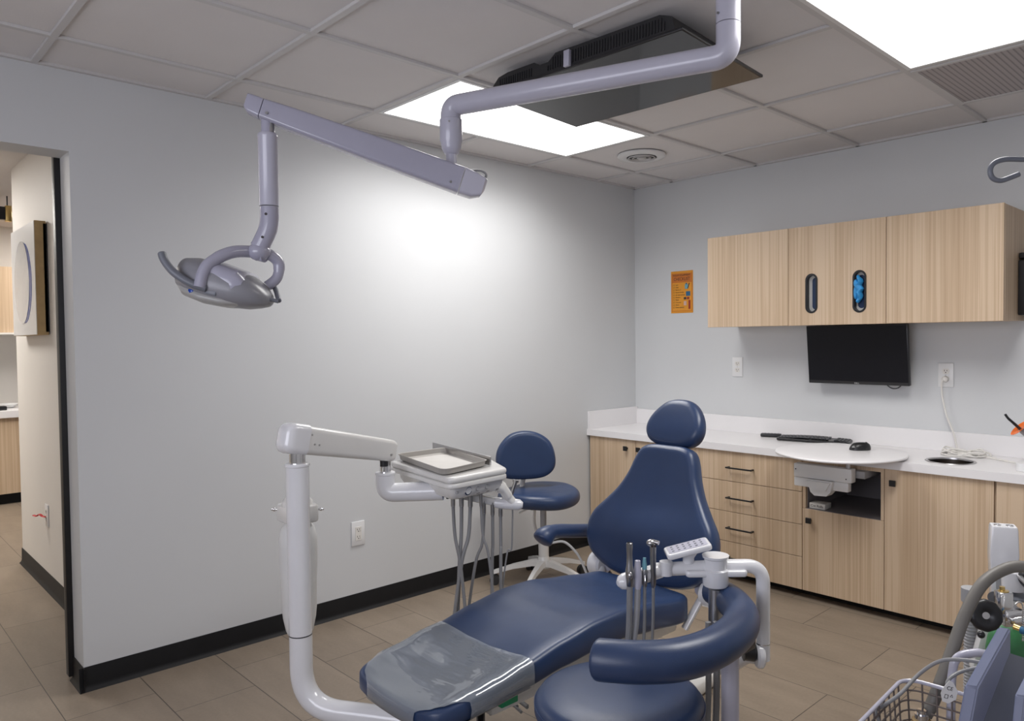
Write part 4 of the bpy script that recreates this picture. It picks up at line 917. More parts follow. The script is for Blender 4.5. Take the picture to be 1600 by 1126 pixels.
# ================================================================== STOOLS
def star_base(t, cx, cy, hubz, R, a0, mat='enamel_warm', n=5):
    for k in range(n):
        a_ = a0+2*PI*k/n; d_ = V((math.cos(a_), math.sin(a_), 0)); s_ = V((-d_.y, d_.x, 0))
        bm = B(); R_ = []
        for s, hw_, z0, z1 in ((.0, .026, hubz-.035, hubz), (.06, .020, hubz-.032, hubz-.002), (R*.6, .015, hubz-.048, hubz-.024), (R, .012, .058, .076)):
            c_ = V((cx, cy, 0))+d_*s; R_.append(ring(bm, [c_+s_*hw_+V((0, 0, z0)), c_+s_*hw_*.8+V((0, 0, z1)), c_-s_*hw_*.8+V((0, 0, z1)), c_-s_*hw_+V((0, 0, z0))]))
        skin(bm, R_); lg = obj('leg', bm, mat, t)
        c_ = V((cx, cy, 0))+d_*(R-.008)
        bm = B()
        for q in (-1, 1):
            w0 = c_+s_*q*.012; cyl(bm, w0-s_*.009+V((0, 0, .0265)), w0+s_*.009+V((0, 0, .0265)), .0265, 20)
        cyl(bm, c_+V((0, 0, .03)), c_+V((0, 0, .066)), .008, 10); obj('caster', bm, 'rubber', lg, label='black twin wheel caster')
    bm = B(); lathe(bm, [(.001, hubz-.05), (.034, hubz-.045), (.038, hubz-.01), (.030, hubz+.012), (.027, hubz+.02), (.001, hubz+.02)], (cx, cy, 0)); obj('hub', bm, mat, t)
# rear stool by the wall
sx_, sy_ = .355, -1.235
st = thing('operator_stool', 'navy stool with a rounded backrest and white star base by the left wall', 'stool', (sx_, sy_, 0))
star_base(st, sx_, sy_, .135, .275, math.radians(-63))
bm = B(); cyl(bm, (sx_, sy_, .15), (sx_, sy_, .30), .028, 24); obj('gas_column', bm, 'enamel_warm', st)
bm = B(); cyl(bm, (sx_, sy_, .30), (sx_, sy_, .43), .017, 20); obj('piston', bm, 'grey_plastic', st)
bm = B(); obox(bm, (sx_-.01, sy_, .432), Rr, Ff, Zz, .065, .05, .022, .008); obj('mechanism', bm, 'enamel_warm', st)
fwd = Rr*.85-Ff*.5; fwd.normalize(); lat = V((-fwd.y, fwd.x, 0))
c_ = V((sx_-.005, sy_-.035, 0))
so = catmull([(p_[0]*1.10, p_[1]*1.10, 0) for p_ in [(.20, 0, 0), (.17, .12, 0), (.06, .20, 0), (-.07, .19, 0), (-.155, .12, 0), (-.17, 0, 0), (-.155, -.12, 0), (-.07, -.19, 0), (.06, -.20, 0), (.17, -.12, 0)]], 6, True)
bm = B(); cushion(bm, so, .075, .034, lambda u, v, w_: c_+fwd*u+lat*v+V((0, 0, .488+w_-.006+.25*v*v-.25*u*abs(u)*.5)), crown=.006, inner=8, nside=10); se = obj('seat', bm, 'navy', st, flat_angle=70)
bm = B(); pts = [c_+fwd*p.x+lat*p.y+V((0, 0, .494+.25*p.y*p.y-.125*p.x*abs(p.x))) for p in inset([V((p.x, p.y)) for p in so], .004)]; tube(bm, pts+[pts[0]], .0016, 6, False); obj('piping', bm, 'navy', se)
# backrest: faces the viewer
bcen = V((.275, -1.285, .702)); bN = (V((3.0, -2.75, 0))); bN = (bN.normalized()+V((.25, .05, .08))).normalized(); bR = Zz.cross(bN).normalized()*1.0
bU = bN.cross(bR)
bo_ = catmull([(-.150, -.085, 0), (-.120, -.120, 0), (-.02, -.133, 0), (.09, -.125, 0), (.148, -.085, 0), (.160, -.02, 0), (.135, .065, 0), (.07, .115, 0), (-.01, .130, 0), (-.09, .112, 0), (-.150, .05, 0), (-.168, -.02, 0)], 6, True)
bm = B(); cushion(bm, bo_, .06, .027, lambda u, v, w_: bcen+bR*u+bU*v+bN*(w_+.6*u*u), inner=8, nside=10); bb = obj('backrest', bm, 'navy', st, flat_angle=70)
bm = B(); pts = [bcen+bR*p.x+bU*p.y+bN*(.026+.6*p.x*p.x) for p in inset([V((p.x, p.y)) for p in bo_], .014)]; tube(bm, pts+[pts[0]], .0014, 6, False); obj('piping', bm, 'navy', bb)
bm = B(); tube(bm, catmull([bcen-bN*.03, bcen-bN*.045+V((0, 0, -.10)), V((.24, -1.29, .50)), V((.25, -1.28, .44)), V((.31, -1.25, .425))], 6), .016, 12, flat=.5); obj('back_support', bm, 'enamel_warm', st)
for k, (dx_, dz_) in enumerate(((-.16, .425), (-.13, .395))):
    bm = B(); p0 = V((sx_, sy_, .43)); tube(bm, catmull([p0, p0+Rr*dx_*.5-Ff*.02+V((0, 0, -.008)), V((sx_, sy_, dz_))+Rr*dx_-Ff*.03], 5), [.005]*6+[.008]*5, 10, flat=.6); obj('lever', bm, 'enamel_warm', st)
bm = B(); tube(bm, catmull([V((sx_, sy_, .42))-Rr*.045, V((sx_, sy_, .34))-Rr*.05, V((sx_, sy_, .27))-Rr*.035], 5), .010, 10, flat=.5); obj('height_bracket', bm, 'enamel_warm', st)
# front stool with torso ring
fx_, fy_ = 2.093, -2.657
fs = thing('assistant_stool', 'round navy stool with a padded curved torso bar in the foreground', 'stool', (fx_, fy_, 0))
star_base(fs, fx_, fy_, .13, .27, math.radians(20))
bm = B(); cyl(bm, (fx_, fy_, .14), (fx_, fy_, .38), .026, 24); obj('gas_column', bm, 'grey_enamel_light', fs)
bm = B(); lathe(bm, [(.001, .375), (.12, .377), (.13, .385), (.13, .395), (.001, .395)], (fx_, fy_, 0)); obj('seat_plate', bm, 'black', fs)
bm = B(); lathe(bm, [(.001, .396), (.17, .396), (.195, .406), (.207, .426), (.207, .442), (.198, .458), (.180, .467), (.12, .472), (.05, .474), (.001, .474)], (fx_, fy_, 0), seg=64); se = obj('seat', bm, 'navy', fs, flat_angle=80)
bm = B(); pts = [V((fx_+.2065*math.cos(2*PI*k/64), fy_+.2065*math.sin(2*PI*k/64), .444)) for k in range(65)]; tube(bm, pts, .0014, 6, False); obj('piping', bm, 'navy', se)
rp = [(2.135, -2.786, .598), (2.165, -2.774, .6), (2.222, -2.731, .6), (2.273, -2.662, .6), (2.295, -2.56, .6), (2.280, -2.43, .6), (2.23, -2.325, .6), (2.150, -2.248, .6), (2.085, -2.217, .6), (2.058, -2.208, .6)]
pts = catmull(rp, 8); nn = len(pts)
def rrad(i):
    s = i/(nn-1); r_ = .047 if s < .6 else .047-.010*((s-.6)/.4)
    if s < .05: r_ *= .72+.28*math.sin(min(1, s/.05)*PI/2)
    if s > .95: r_ *= .55+.45*math.cos((s-.95)/.05*PI/2)
    return r_
bm = B(); tube(bm, pts, [rrad(i) for i in range(nn)], 24, flat=1.0, flatdir=(0, 0, 1)); obj('torso_bar', bm, 'navy', fs, flat_angle=80)
bm = B(); box(bm, 2.205, 2.285, -2.43, -2.345, .535, .558, .003); obj('bar_clamp', bm, 'black', fs)
bm = B(); tube(bm, fillet([(2.243, -2.400, .550), (2.243, -2.400, .30), (2.20, -2.47, .27), (fx_, fy_, .34)], .04), .0225, 20); obj('bar_post', bm, 'grey_enamel_light', fs)

# ================================================================== ASSISTANT ARM AND INSTRUMENTS
aa = thing('assistant_instrument_arm', 'white curved instrument arm with cup holder right of the dental chair', 'instrument arm', (2.201, -2.163, .345))
def lat_(run, z=0):  # a point along the arm, run metres from its post
    return V((2.201, -2.163, 0))+Rr*-run+V((0, 0, z))
bz = .689
bm = B(); tube(bm, fillet([(2.201, -2.163, .425), (2.201, -2.163, bz), lat_(.10, z=bz), lat_(.30, z=bz-.008)], [.085, .02], 12), .0190, 24); obj('arm_tube', bm, 'enamel', aa)
bm = B(); lathe(bm, [(.0196, 0), (.0196, .003)], (2.201, -2.163, .470), seg=24); obj('joint_ring', bm, 'chrome', aa)
bm = B(); lathe(bm, [(.001, -.012), (.030, -.011), (.035, -.005), (.035, .005), (.030, .011), (.001, .012)], (2.193, -2.170, .436), (.7, .714, 0), 28); obj('pivot_housing', bm, 'enamel', aa)
bm = B(); lathe(bm, [(.001, 0), (.024, 0), (.028, .006), (.024, .03), (.026, .034), (.001, .036)], V((2.193, -2.170, .448))-Rr*.012, -Rr, 12); obj('pivot_knob', bm, 'black', aa)
cp = lat_(.135, z=0)
bm = B(); cushion(bm, [V((cp.x, cp.y))+V((Rr.x, Rr.y))*p.x+V((Ff.x, Ff.y))*p.y for p in rrect(-.085, .085, -.022, .022, .012)], .018, .006, lambda u, v, w_: V((u, v, .676+w_))-Ff*.012, inner=3); obj('cup_bracket', bm, 'enamel', aa)
bm = B(); lathe(bm, [(.001, -.045), (.033, -.045), (.036, -.040), (.036, .0), (.032, .002), (.030, .004), (.031, .030), (.036, .034), (.037, .040), (.001, .0405)], cp-Ff*.012+V((0, 0, .684)), seg=32); ch = obj('cup_holder', bm, 'enamel', aa)
bm = B(); cyl(bm, cp-Ff*.012+V((0, 0, .50)), cp-Ff*.012+V((0, 0, .63)), .020, 20); obj('solids_canister', bm, 'steel', aa)
tc_ = lat_(.208, z=0)
bm = B(); lathe(bm, [(.016, 0), (.016, .015), (.028, .034), (.001, .035)], tc_+V((0, 0, bz+.010)), seg=20); obj('keypad_stem', bm, 'enamel', aa)
kn = (V((0, 0, 1))-Ff*.02-Rr*.25).normalized(); kr = (Rr+Zz*.25); kr = (kr-kn*kr.dot(kn)).normalized(); ku = kn.cross(kr)
kc = tc_+V((0, 0, bz+.050))+Rr*-.002
bm = B(); cushion(bm, rrect(-.063, .063, -.040, .040, .012), .016, .005, lambda u, v, w_: kc+kr*u+ku*v+kn*w_, inner=3); kp = obj('keypad', bm, 'enamel', aa)
bm = B(); prism(bm, rrect(-.054, .054, -.031, .031, .008), lambda u, v, w_: kc+kr*u+ku*v+kn*w_, .0082, .009); obj('keypad_face', bm, 'grey_enamel_light', kp)
bm = B()
for i in range(6):
    for j in (-1, 0, 1): obox(bm, kc+kr*(-.042+.0165*i)+ku*j*.018+kn*.0095, kr, ku, kn, .0032, .0032, .0005, .0004, 1)
obj('key_symbols', bm, 'slate', kp)
e0 = lat_(.288, z=bz-.010); e1 = lat_(.392, z=bz-.026)-Ff*.045
bm = B(); cyl(bm, lat_(.272, z=bz-.02)-Ff*.01, lat_(.272, z=bz+.018)-Ff*.01, .018, 22); obj('holder_joint', bm, 'enamel', aa)
bm = B(); tube(bm, [e0+Rr*.01, e0, e1, e1-(e0-e1).normalized()*.012, e1-(e0-e1).normalized()*.020], [.018, .021, .0225, .018, .008], 22); obj('holder_bar', bm, 'enamel', aa)
hd_dir = (e1-e0).normalized()
inst = [('suction_handpiece', 'leftmost steel suction handpiece in the white holder bar, tall with a slide valve', 'suction handpiece', .87, .0085, .085, .0085),
        ('suction_handpiece', 'short wide grey suction handpiece second from the left in the holder bar', 'suction handpiece', .65, .0085, .042, .0085),
        ('saliva_ejector', 'thin instrument with a pale green tip third from the left in the holder bar', 'saliva ejector', .46, .0055, .045, .0045),
        ('air_water_syringe', 'steel air water syringe with round top, rightmost in the holder bar', 'syringe', .22, .0065, .088, .0042)]
for i, (nm, lb, ct_, s, r_, up_, hr_) in enumerate(inst):
    p = e0.lerp(e1, s)-Ff*.024+V((0, 0, (.018, .006, .006, .012)[i]))
    t = thing(nm, lb, ct_, p)
    top = p+V((0, 0, up_))
    if i == 0:
        bm = B(); lathe(bm, [(.006, -.03), (.0095, -.025), (.0115, .0), (.0115, .018), (.0085, .032), (.0078, .06), (.0085, .075), (.0085, .09), (.0065, .092), (.0065, .085), (.001, .085)], p, seg=20); obj('handpiece_body', bm, 'dark_steel', t)
        bm = B(); sphere(bm, p-Ff*.010+V((0, 0, .005)), .0075, (1, 1, 1.4), 14); obj('slide_valve', bm, 'steel', t)
    elif i == 1:
        bm = B(); lathe(bm, [(.008, -.03), (.0105, -.02), (.011, .012), (.0085, .034), (.0075, .048), (.006, .048), (.001, .044)], p, seg=20); obj('handpiece_body', bm, 'grey_enamel_light', t)
    elif i == 2:
        bm = B(); lathe(bm, [(.006, -.028), (.0078, -.01), (.0078, .012), (.006, .020), (.001, .02)], p, seg=18); obj('handpiece_body', bm, 'dark_steel', t)
        bm = B(); lathe(bm, [(.0062, .018), (.0068, .03), (.0045, .046), (.0045, .050), (.001, .050)], p, seg=18); obj('ejector_tip', bm, 'ink_cyan', t, label='pale green ejector tip')
        bm = B(); tube(bm, catmull([p-Ff*.008+V((0, 0, .004)), p-Ff*.014+V((0, 0, -.012)), p-Ff*.006+V((0, 0, -.018))], 5), .0018, 8); obj('lever', bm, 'chrome', t)
    else:
        bm = B(); lathe(bm, [(.005, -.045), (.0075, -.035), (.008, .02), (.0085, .07), (.001, .071)], p, seg=18); obj('syringe_body', bm, 'dark_steel', t)
        bm = B(); sphere(bm, p+V((0, 0, .078))-Rr*.006, .0125, (1, 1, .8), 18); cyl(bm, p+V((0, 0, .082)), p+V((0, 0, .080))+Rr*.014-Ff*.01, .006, 12); obj('syringe_head', bm, 'steel', t)
        bm = B()
        for q in (-1, 1): cyl(bm, p+V((0, 0, .072))+Rr*.004*q-Ff*.010, p+V((0, 0, .072))+Rr*.004*q-Ff*.0145, .003, 10)
        obj('button', bm, 'ink', t)
    bm = B(); sw = V((-.004, -.004, 0)) if i == 0 else (V((-.012, -.012, 0)) if i == 1 else V((-.002, -.002, 0)))
    tube(bm, catmull([p+V((0, 0, -.025)), p+sw*.3+V((0, 0, -.12)), p+sw+V((0, 0, -.22)), p+sw*1.5+V((.01, .01, -.34)), p+V((.01, .04, -.43)), p+V((-.06, .18, -.50)), p+V((-.16, .30, -.52))], 6), hr_, 10); obj('hose', bm, 'hose' if i != 1 else 'grey_plastic', t)
# hoses hanging behind the stool post
for i, (dx_, r_) in enumerate(((0, .008), (.022, .009), (.046, .010))):
    b0 = V((2.135, -2.335, .56))+Rr*dx_
    bm = B(); tube(bm, catmull([b0, b0+V((0, 0, -.2)), b0+V((-.005, -.005, -.36)), b0+V((-.06, .06, -.48)), b0+V((-.2, .2, -.53))], 6), r_, 10); obj('hose', bm, 'hose', aa)

# ================================================================== NITROUS CART (right foreground)
nc = thing('gas_cart', 'grey blue gas cart with mast and flowmeter housing at the lower right corner', 'gas cart', (2.95, -2.35, 0))
# base of the cart, out of frame below
bm = B()
for a_ in (0, 1, 2, 3, 4):
    q = 2*PI*a_/5+.3; tube(bm, [(2.98, -2.30, .09), (2.98+.27*math.cos(q), -2.30+.27*math.sin(q), .06)], [.022, .016], 10); cyl(bm, (2.98+.27*math.cos(q), -2.30+.27*math.sin(q)-.012, .027), (2.98+.27*math.cos(q), -2.30+.27*math.sin(q)+.012, .027), .027, 16)
obj('star_base', bm, 'slate', nc)
bm = B(); cyl(bm, (2.98, -2.30, .08), (2.98, -2.30, 1.67), .014, 18); obj('mast', bm, 'chrome', nc)
# hook at the top
hkd = Rr
hk = [V((2.98, -2.30, 1.667)), V((2.93, -2.32, 1.670)), V((2.872, -2.348, 1.672)), V((2.842, -2.371, 1.664)), V((2.826, -2.382, 1.645)), V((2.838, -2.374, 1.627)), V((2.852, -2.362, 1.624)), V((2.872, -2.348, 1.634)), V((2.882, -2.338, 1.638))]
hk = [hk[0]]+[V((2.8916, -2.2615, 1.6725)), V((2.8557, -2.2980, 1.6742)), V((2.8289, -2.3254, 1.6746)), V((2.8138, -2.3411, 1.6672)), V((2.8086, -2.3470, 1.6532)), V((2.8124, -2.3438, 1.6378)), V((2.8232, -2.3329, 1.6325)), V((2.8357, -2.3200, 1.6375)), V((2.8490, -2.3061, 1.6449))]
bm = B(); tube(bm, catmull(hk, 6), .0052, 12); obj('hook', bm, 'slate', nc, label='dark grey hook reaching in at the upper right')
# housing: thick side wall, recessed panel
q = [V((2.8684, -2.4948, 0.7906)), V((2.8850, -2.4782, 0.7821)), V((2.8632, -2.5759, 0.6912)), V((2.8416, -2.5974, 0.7039)), V((2.8368, -2.6343, 0.6252)), V((2.8589, -2.6123, 0.6115))]
bm = B(); dpt = (FW*.0+V((0, 0, 0)))
def slab(bm, P, off):
    a = ring(bm, P); b_ = ring(bm, [p+off for p in P]); skin(bm, [a, b_])
    return bm
sn_ = Rr*.018
P0 = [V((2.8626, -2.4724, 0.7828)), V((2.8456, -2.6074, 0.7086)), V((2.8337, -2.6239, 0.6086)), V((2.8606, -2.4573, 0.5174))]
slab(bm, P0, V((.0165, .0168, -.004))); 
bmesh.ops.bevel(bm, geom=list(bm.edges), offset=.003, segments=2, affect='EDGES'); obj('housing_side', bm, 'panel_blue', nc)
bm = B(); P1 = [V((2.8784, -2.4585, 0.7313)), V((2.9305, -2.4063, 0.7068)), V((2.9474, -2.4807, 0.5733)), V((2.8525, -2.5760, 0.6089))]
slab(bm, P1, V((.004, .004, -.008))); obj('housing_panel', bm, 'slate', nc)
bm = B(); P2 = [V((2.9174, -2.5190, 0.7267)), V((2.9189, -2.5896, 0.7111)), V((2.9140, -2.5981, 0.6294)), V((2.9498, -2.4923, 0.5789)), V((2.9477, -2.4885, 0.7149))]
slab(bm, P2, V((.012, .012, -.003))); bmesh.ops.bevel(bm, geom=list(bm.edges), offset=.002, segments=2, affect='EDGES'); obj('housing_front', bm, 'panel_blue', nc)
bm = B(); tube(bm, [V((2.8605, -2.4207, 0.7047)), V((2.8865, -2.3948, 0.6896)), V((2.9385, -2.3430, 0.6619))], .006, 12); obj('housing_rail', bm, 'enamel', nc)
# push handle
bm = B(); tube(bm, fillet([V((2.8288, -2.3401, 0.6731)), V((2.7996, -2.3695, 0.6826)), V((2.7671, -2.4030, 0.6765)), V((2.7632, -2.4089, 0.6300)), V((2.7632, -2.4168, 0.4487))], .03, 8), .0085, 16); obj('push_handle', bm, 'grey_enamel_light', nc, label='curved silver push handle')
# wire basket
bk_ = thing('wire_basket', 'brown and silver wire basket hanging on the gas cart at the bottom right', 'basket', (2.75, -2.5, .45))
zb = .615
loop = [V((p.x, p.y, zb)) for p in rrect(2.690, 2.975, -2.82, -2.428, .035, 5)]
cn = sum(loop, V((0, 0, 0)))/len(loop); _rot = Matrix.Rotation(math.radians(3), 4, 'Z')
loop = [cn+(_rot @ (p-cn)) for p in loop]
lp2 = []
for i in range(len(loop)):
    a_, b_ = loop[i], loop[(i+1) % len(loop)]; m_ = max(1, int((b_-a_).length/.03))
    for k in range(m_): lp2.append(a_.lerp(b_, k/m_))
path = lp2
bm = B(); tube(bm, path+[path[0]], .004, 10, False); obj('rim', bm, 'grey_enamel_light', bk_)
BH = .15
bm = B()
for l_ in range(1, 9):
    s = 1-.014*l_; pz = [cn+(p-cn)*s+V((0, 0, -BH*l_/8)) for p in path]; tube(bm, pz+[pz[0]], .0020, 6, False)
obj('horizontal_wires', bm, 'wire', bk_)
per = sum((path[(i+1) % len(path)]-path[i]).length for i in range(len(path))); stp = per/46; acc = 0; bm = B(); nxt = 0
for i in range(len(path)):
    a_, b_ = path[i], path[(i+1) % len(path)]; L0 = (b_-a_).length
    while nxt < acc+L0:
        p = a_.lerp(b_, (nxt-acc)/L0); tube(bm, [p, cn+(p-cn)*(1-.014*8)+V((0, 0, -BH))], .0020, 6); nxt += stp
    acc += L0
obj('vertical_wires', bm, 'wire', bk_)
bm = B(); 
pz = [cn+(p-cn)*.888+V((0, 0, -BH)) for p in path]
for k in range(1, 9):
    i = int(len(pz)*k/18); j = len(pz)-i; tube(bm, [pz[i], pz[j % len(pz)]], .0015, 6)
obj('bottom_wires', bm, 'wire', bk_)
# things in basket: copper/steel fitting and foam
t = thing('hose_fitting', 'steel hose fitting on a tan block inside the wire basket', 'hose fitting', V((2.7289, -2.4753, 0.5655)))
bm = B(); p = V((2.7218, -2.4547, 0.5477)); cyl(bm, p+V((0, 0, -.03)), p+V((0, 0, .0)), .018, 20); obj('tan_block', bm, 'pine', t)
bm = B(); cyl(bm, p, p+V((0, 0, .012)), .013, 18); cyl(bm, p+V((0, 0, .012)), p+V((0, 0, .02)), .009, 18); obj('steel_collar', bm, 'chrome', t)
# big hose
hp_ = [V((2.8745, -2.1444, 0.8128)), V((2.8357, -2.1835, 0.8244)), V((2.8068, -2.2133, 0.8193)), V((2.7795, -2.2708, 0.7946)), V((2.7611, -2.3206, 0.7370)), V((2.7500, -2.3634, 0.6715)), V((2.7393, -2.4057, 0.6080)), V((2.7306, -2.4233, 0.5712)), V((2.7236, -2.4385, 0.5516))]
bm = B(); tube(bm, catmull(hp_, 6), .0125, 16); tag(obj('breathing_hose', bm, 'hose_warm'), 'thick grey hose arching from the right edge down into the wire basket', 'hose')
# thin cable with tag
th = thing('tagged_cable', 'thin grey cable with a white care tag looped over the basket', 'cable', V((2.7767, -2.4787, 0.6823)))
bm = B(); tube(bm, catmull([V((2.8389, -2.4293, 0.6883)), V((2.7995, -2.4408, 0.6888)), V((2.7576, -2.4554, 0.6794)), V((2.7250, -2.4757, 0.6499)), V((2.7084, -2.5367, 0.6225)), V((2.6864, -2.5743, 0.6027)), V((2.6845, -2.5907, 0.5991)), V((2.6954, -2.5811, 0.5643))], 7), .0038, 10); obj('cable', bm, 'hose', th)
bm = B(); tube(bm, catmull([V((2.8389, -2.4293, 0.6883)), V((2.8147, -2.4542, 0.6813)), V((2.7965, -2.4873, 0.6762)), V((2.7873, -2.5116, 0.6638)), V((2.7911, -2.5089, 0.6345))], 6), .0035, 10); obj('cable', bm, 'hose', th)
tgc = V((2.7951, -2.5255, 0.6526)); tr_ = (Rr+Zz*-.28).normalized(); tn_ = -Ff; tu_ = (Zz+Rr*.28).normalized()
tfn = lambda u, v, w_: tgc+tr_*u+tu_*v+tn_*w_
bm = B(); prism(bm, [(-.006, .022), (.002, .020), (.015, .006), (.016, -.010), (.004, -.021), (-.008, -.020), (-.015, -.006), (-.014, .004)], tfn, 0, .0008); tg = obj('care_tag', bm, 'cream', th, False, 'white hexagonal care tag')
text_on('CE', .010, tfn(-.001, .007, .001), tr_, tu_, tn_, 'ink', tg, 'tag_print'); text_on('△', .007, tfn(.006, -.006, .001), tr_, tu_, tn_, 'ink', tg, 'tag_print')
bm = B(); 
for a_, b_, c_2, d_ in ((-.007, 0, -.0125, -.0118), (-.007, 0, -.0058, -.005), (-.007, -.0062, -.0125, -.005), (-.0008, 0, -.0125, -.005)): obox(bm, tfn((a_+b_)/2, (c_2+d_)/2, .0011), tr_, tu_, tn_, (b_-a_)/2, (d_-c_2)/2, .0002)
obj('tag_symbol', bm, 'ink', tg, False)
# green cylinder with regulator
cy = V((2.7503, -1.9396, 0.5449)); cyx, cyy = cy.x, cy.y
gcyl = thing('gas_cylinder', 'green gas cylinder with chrome valve and black handwheel on the cart', 'gas cylinder', (cyx, cyy, 0))
bm = B(); lathe(bm, [(.001, .10), (.050, .10), (.053, .11), (.053, .545), (.048, .575), (.036, .600), (.022, .612), (.001, .614)], (cyx, cyy, 0), seg=36); obj('cylinder_body', bm, 'green', gcyl)
bm = B(); cyl(bm, (cyx, cyy, .085), (cyx, cyy, .10), .060, 30); obj('cylinder_tray', bm, 'slate', gcyl)
vz = V((2.7591, -2.0112, 0.6667))
bm = B(); obox(bm, V((cyx, cyy, .625)), Rr, Ff, Zz, .014, .014, .022, .004); obox(bm, V((2.7679, -2.0029, 0.6497)), Rr, Ff, Zz, .024, .016, .020, .003); obox(bm, V((2.7545, -2.0150, 0.6851)), Rr, Ff, Zz, .016, .014, .026, .003); obox(bm, V((2.7842, -2.0148, 0.6494)), (Rr+Zz*.2).normalized(), Ff, (Zz-Rr*.2).normalized(), .022, .010, .010, .003); obj('valve_block', bm, 'chrome', gcyl)
bm = B(); cyl(bm, V((2.7541, -2.0142, 0.7128)), V((2.7543, -2.0146, 0.7005)), .012, 18); cyl(bm, V((2.7518, -2.0162, 0.7220)), V((2.7520, -2.0164, 0.7128)), .006, 14); obj('brass_cap', bm, 'brass', gcyl)
wc = V((2.7370, -2.0909, 0.6682)); wn = (-Ff*.93-Rr*.25+Zz*.2).normalized()
bm = B(); lathe(bm, [(.008, -.004), (.012, -.006), (.024, -.009), (.034, -.007), (.037, 0), (.034, .007), (.024, .010), (.012, .006), (.008, .004)], wc, wn, 36, cap=False)
for v in bm.verts:
    dv = v.co-wc; dr_ = dv-wn*dv.dot(wn)
    if dr_.length > .025: v.co += dr_.normalized()*-.0007*math.cos(10*math.atan2(dr_.dot(Zz), dr_.dot(Rr)))
hw = obj('handwheel', bm, 'black', gcyl, flat_angle=60)
bm = B(); cyl(bm, wc-wn*.005, wc+wn*.004, .0085, 18); cyl(bm, wc-wn*.03, wc, .006, 14); obj('wheel_hub', bm, 'steel', hw)
bm = B(); cyl(bm, V((2.7298, -1.9833, 0.6790)), V((2.7324, -2.0089, 0.6891)), .014, 20); sphere(bm, V((2.7181, -2.0556, 0.6074)), .009, seg=14); obj('black_stopper', bm, 'black', gcyl)
bm = B(); tube(bm, [V((2.7836, -2.0444, 0.6421)), V((2.7969, -2.0452, 0.6399)), V((2.8080, -2.0483, 0.6377))], [.007, .0065, .006], 14); obj('brass_fitting', bm, 'brass', gcyl)
bm = B(); cyl(bm, V((2.8006, -2.0557, 0.6408)), V((2.8127, -2.0576, 0.6416)), .0085, 16); obj('blue_collar', bm, 'ink_blue', gcyl, label='blue fitting collar')
bm = B()
for p in catmull([(2.7904, -2.0635, 0.7002), (2.7966, -2.057, 0.7061), (2.8029, -2.0509, 0.6971), (2.8035, -2.0519, 0.6615), (2.8041, -2.0531, 0.617)], 8): sphere(bm, p, .0022, seg=8)
obj('bead_chain', bm, 'chrome', gcyl)
# second small black knob and gauge at the edge
t = thing('regulator_knob', 'black knob at the right edge behind the arching hose', 'regulator', V((2.7613, -1.8639, 0.7140)))
bm = B(); p = V((2.7659, -1.8592, 0.7139)); lathe(bm, [(.001, 0), (.024, .002), (.027, .012), (.024, .022), (.001, .024)], p, -Ff, 24); obj('knob_body', bm, 'black', t)
bm = B(); cyl(bm, p+Ff*.0, p+Ff*.06, .010, 14); tube(bm, [p+Ff*.06, V((2.98, -2.30, p.z+.01))], .006, 10); obj('knob_stem', bm, 'steel', t)
# white suction post
mp_ = V((2.6897, -1.7674, 0.6674))
sp = thing('suction_post', 'white rectangular suction post with two round ports on top, in front of the end cabinet', 'suction post', (mp_.x, mp_.y, 0))
bm = B(); R_ = []
fa = (Rr*.93-Ff*.37).normalized(); fb = (Ff*.93+Rr*.37).normalized()
for z, hw_, hd2 in ((.05, .026, .020), (.54, .028, .022), (.66, .030, .024), (.74, .034, .026), (.808, .031, .026), (.814, .029, .024)): R_.append(ring(bm, rr_sec(V((mp_.x, mp_.y, z)), fa, fb, hw_, hd2, .004, 3)))
skin(bm, R_); obj('post_body', bm, 'enamel', sp)
bm = B()
for s in (-1, 1): lathe(bm, [(.009, .8138), (.009, .8155), (.006, .8155), (.006, .810), (.001, .810)], V((mp_.x, mp_.y, 0))+fa*s*.0145, seg=18)
obj('top_port', bm, 'steel', sp)
bm = B(); lathe(bm, [(.001, -.028), (.026, -.026), (.028, .022), (.024, .026), (.001, .027)], V((2.7339, -1.8497, 0.6964)), seg=26); cyl(bm, V((2.7300, -1.8524, 0.7277)), V((2.7301, -1.8527, 0.7162)), .016, 18); obj('side_cup', bm, 'enamel', sp)
bm = B(); lathe(bm, [(.001, -.004), (.048, -.003), (.050, 0), (.048, .003), (.001, .004)], V((2.7448, -1.8403, 0.6568)), V((.0, -.02, 1)), 30); obj('side_shelf', bm, 'slate', sp)
bm = B(); prism(bm, rrect(-.014, .014, -.018, .018, .002), lambda u, v, w_: V((mp_.x, mp_.y, 0))+fa*(u-.006)-fb*w_+V((0, 0, .665+v)), .0245, .0265); obj('print_label', bm, 'grey_plastic', sp)
bm = B(); bh = V((2.6438, -1.8760, 0.5631))
R_ = []
for k in range(40):
    z = .615-k*.0085; R_ += [(.0145, z), (.0175, z-.003)]
lathe(bm, [(.001, .66), (.024, .66), (.024, .625)]+R_+[(.001, R_[-1][1])], (bh.x, bh.y, 0), seg=20); obj('corrugated_hose', bm, 'grey_plastic', sp)
bm = B(); box(bm, mp_.x-.10, mp_.x+.06, mp_.y-.05, mp_.y+.05, .0, .05, .01); cyl(bm, (bh.x, bh.y, .04), (bh.x, bh.y, .29), .015, 14); obj('post_foot', bm, 'enamel_warm', sp)
bm = B(); obox(bm, V((2.6716, -1.8925, 0.5163)), (Rr+Zz*.1).normalized(), Ff, (Zz+Rr*.25).normalized(), .014, .012, .055, .006); obj('side_housing', bm, 'enamel_warm', sp)

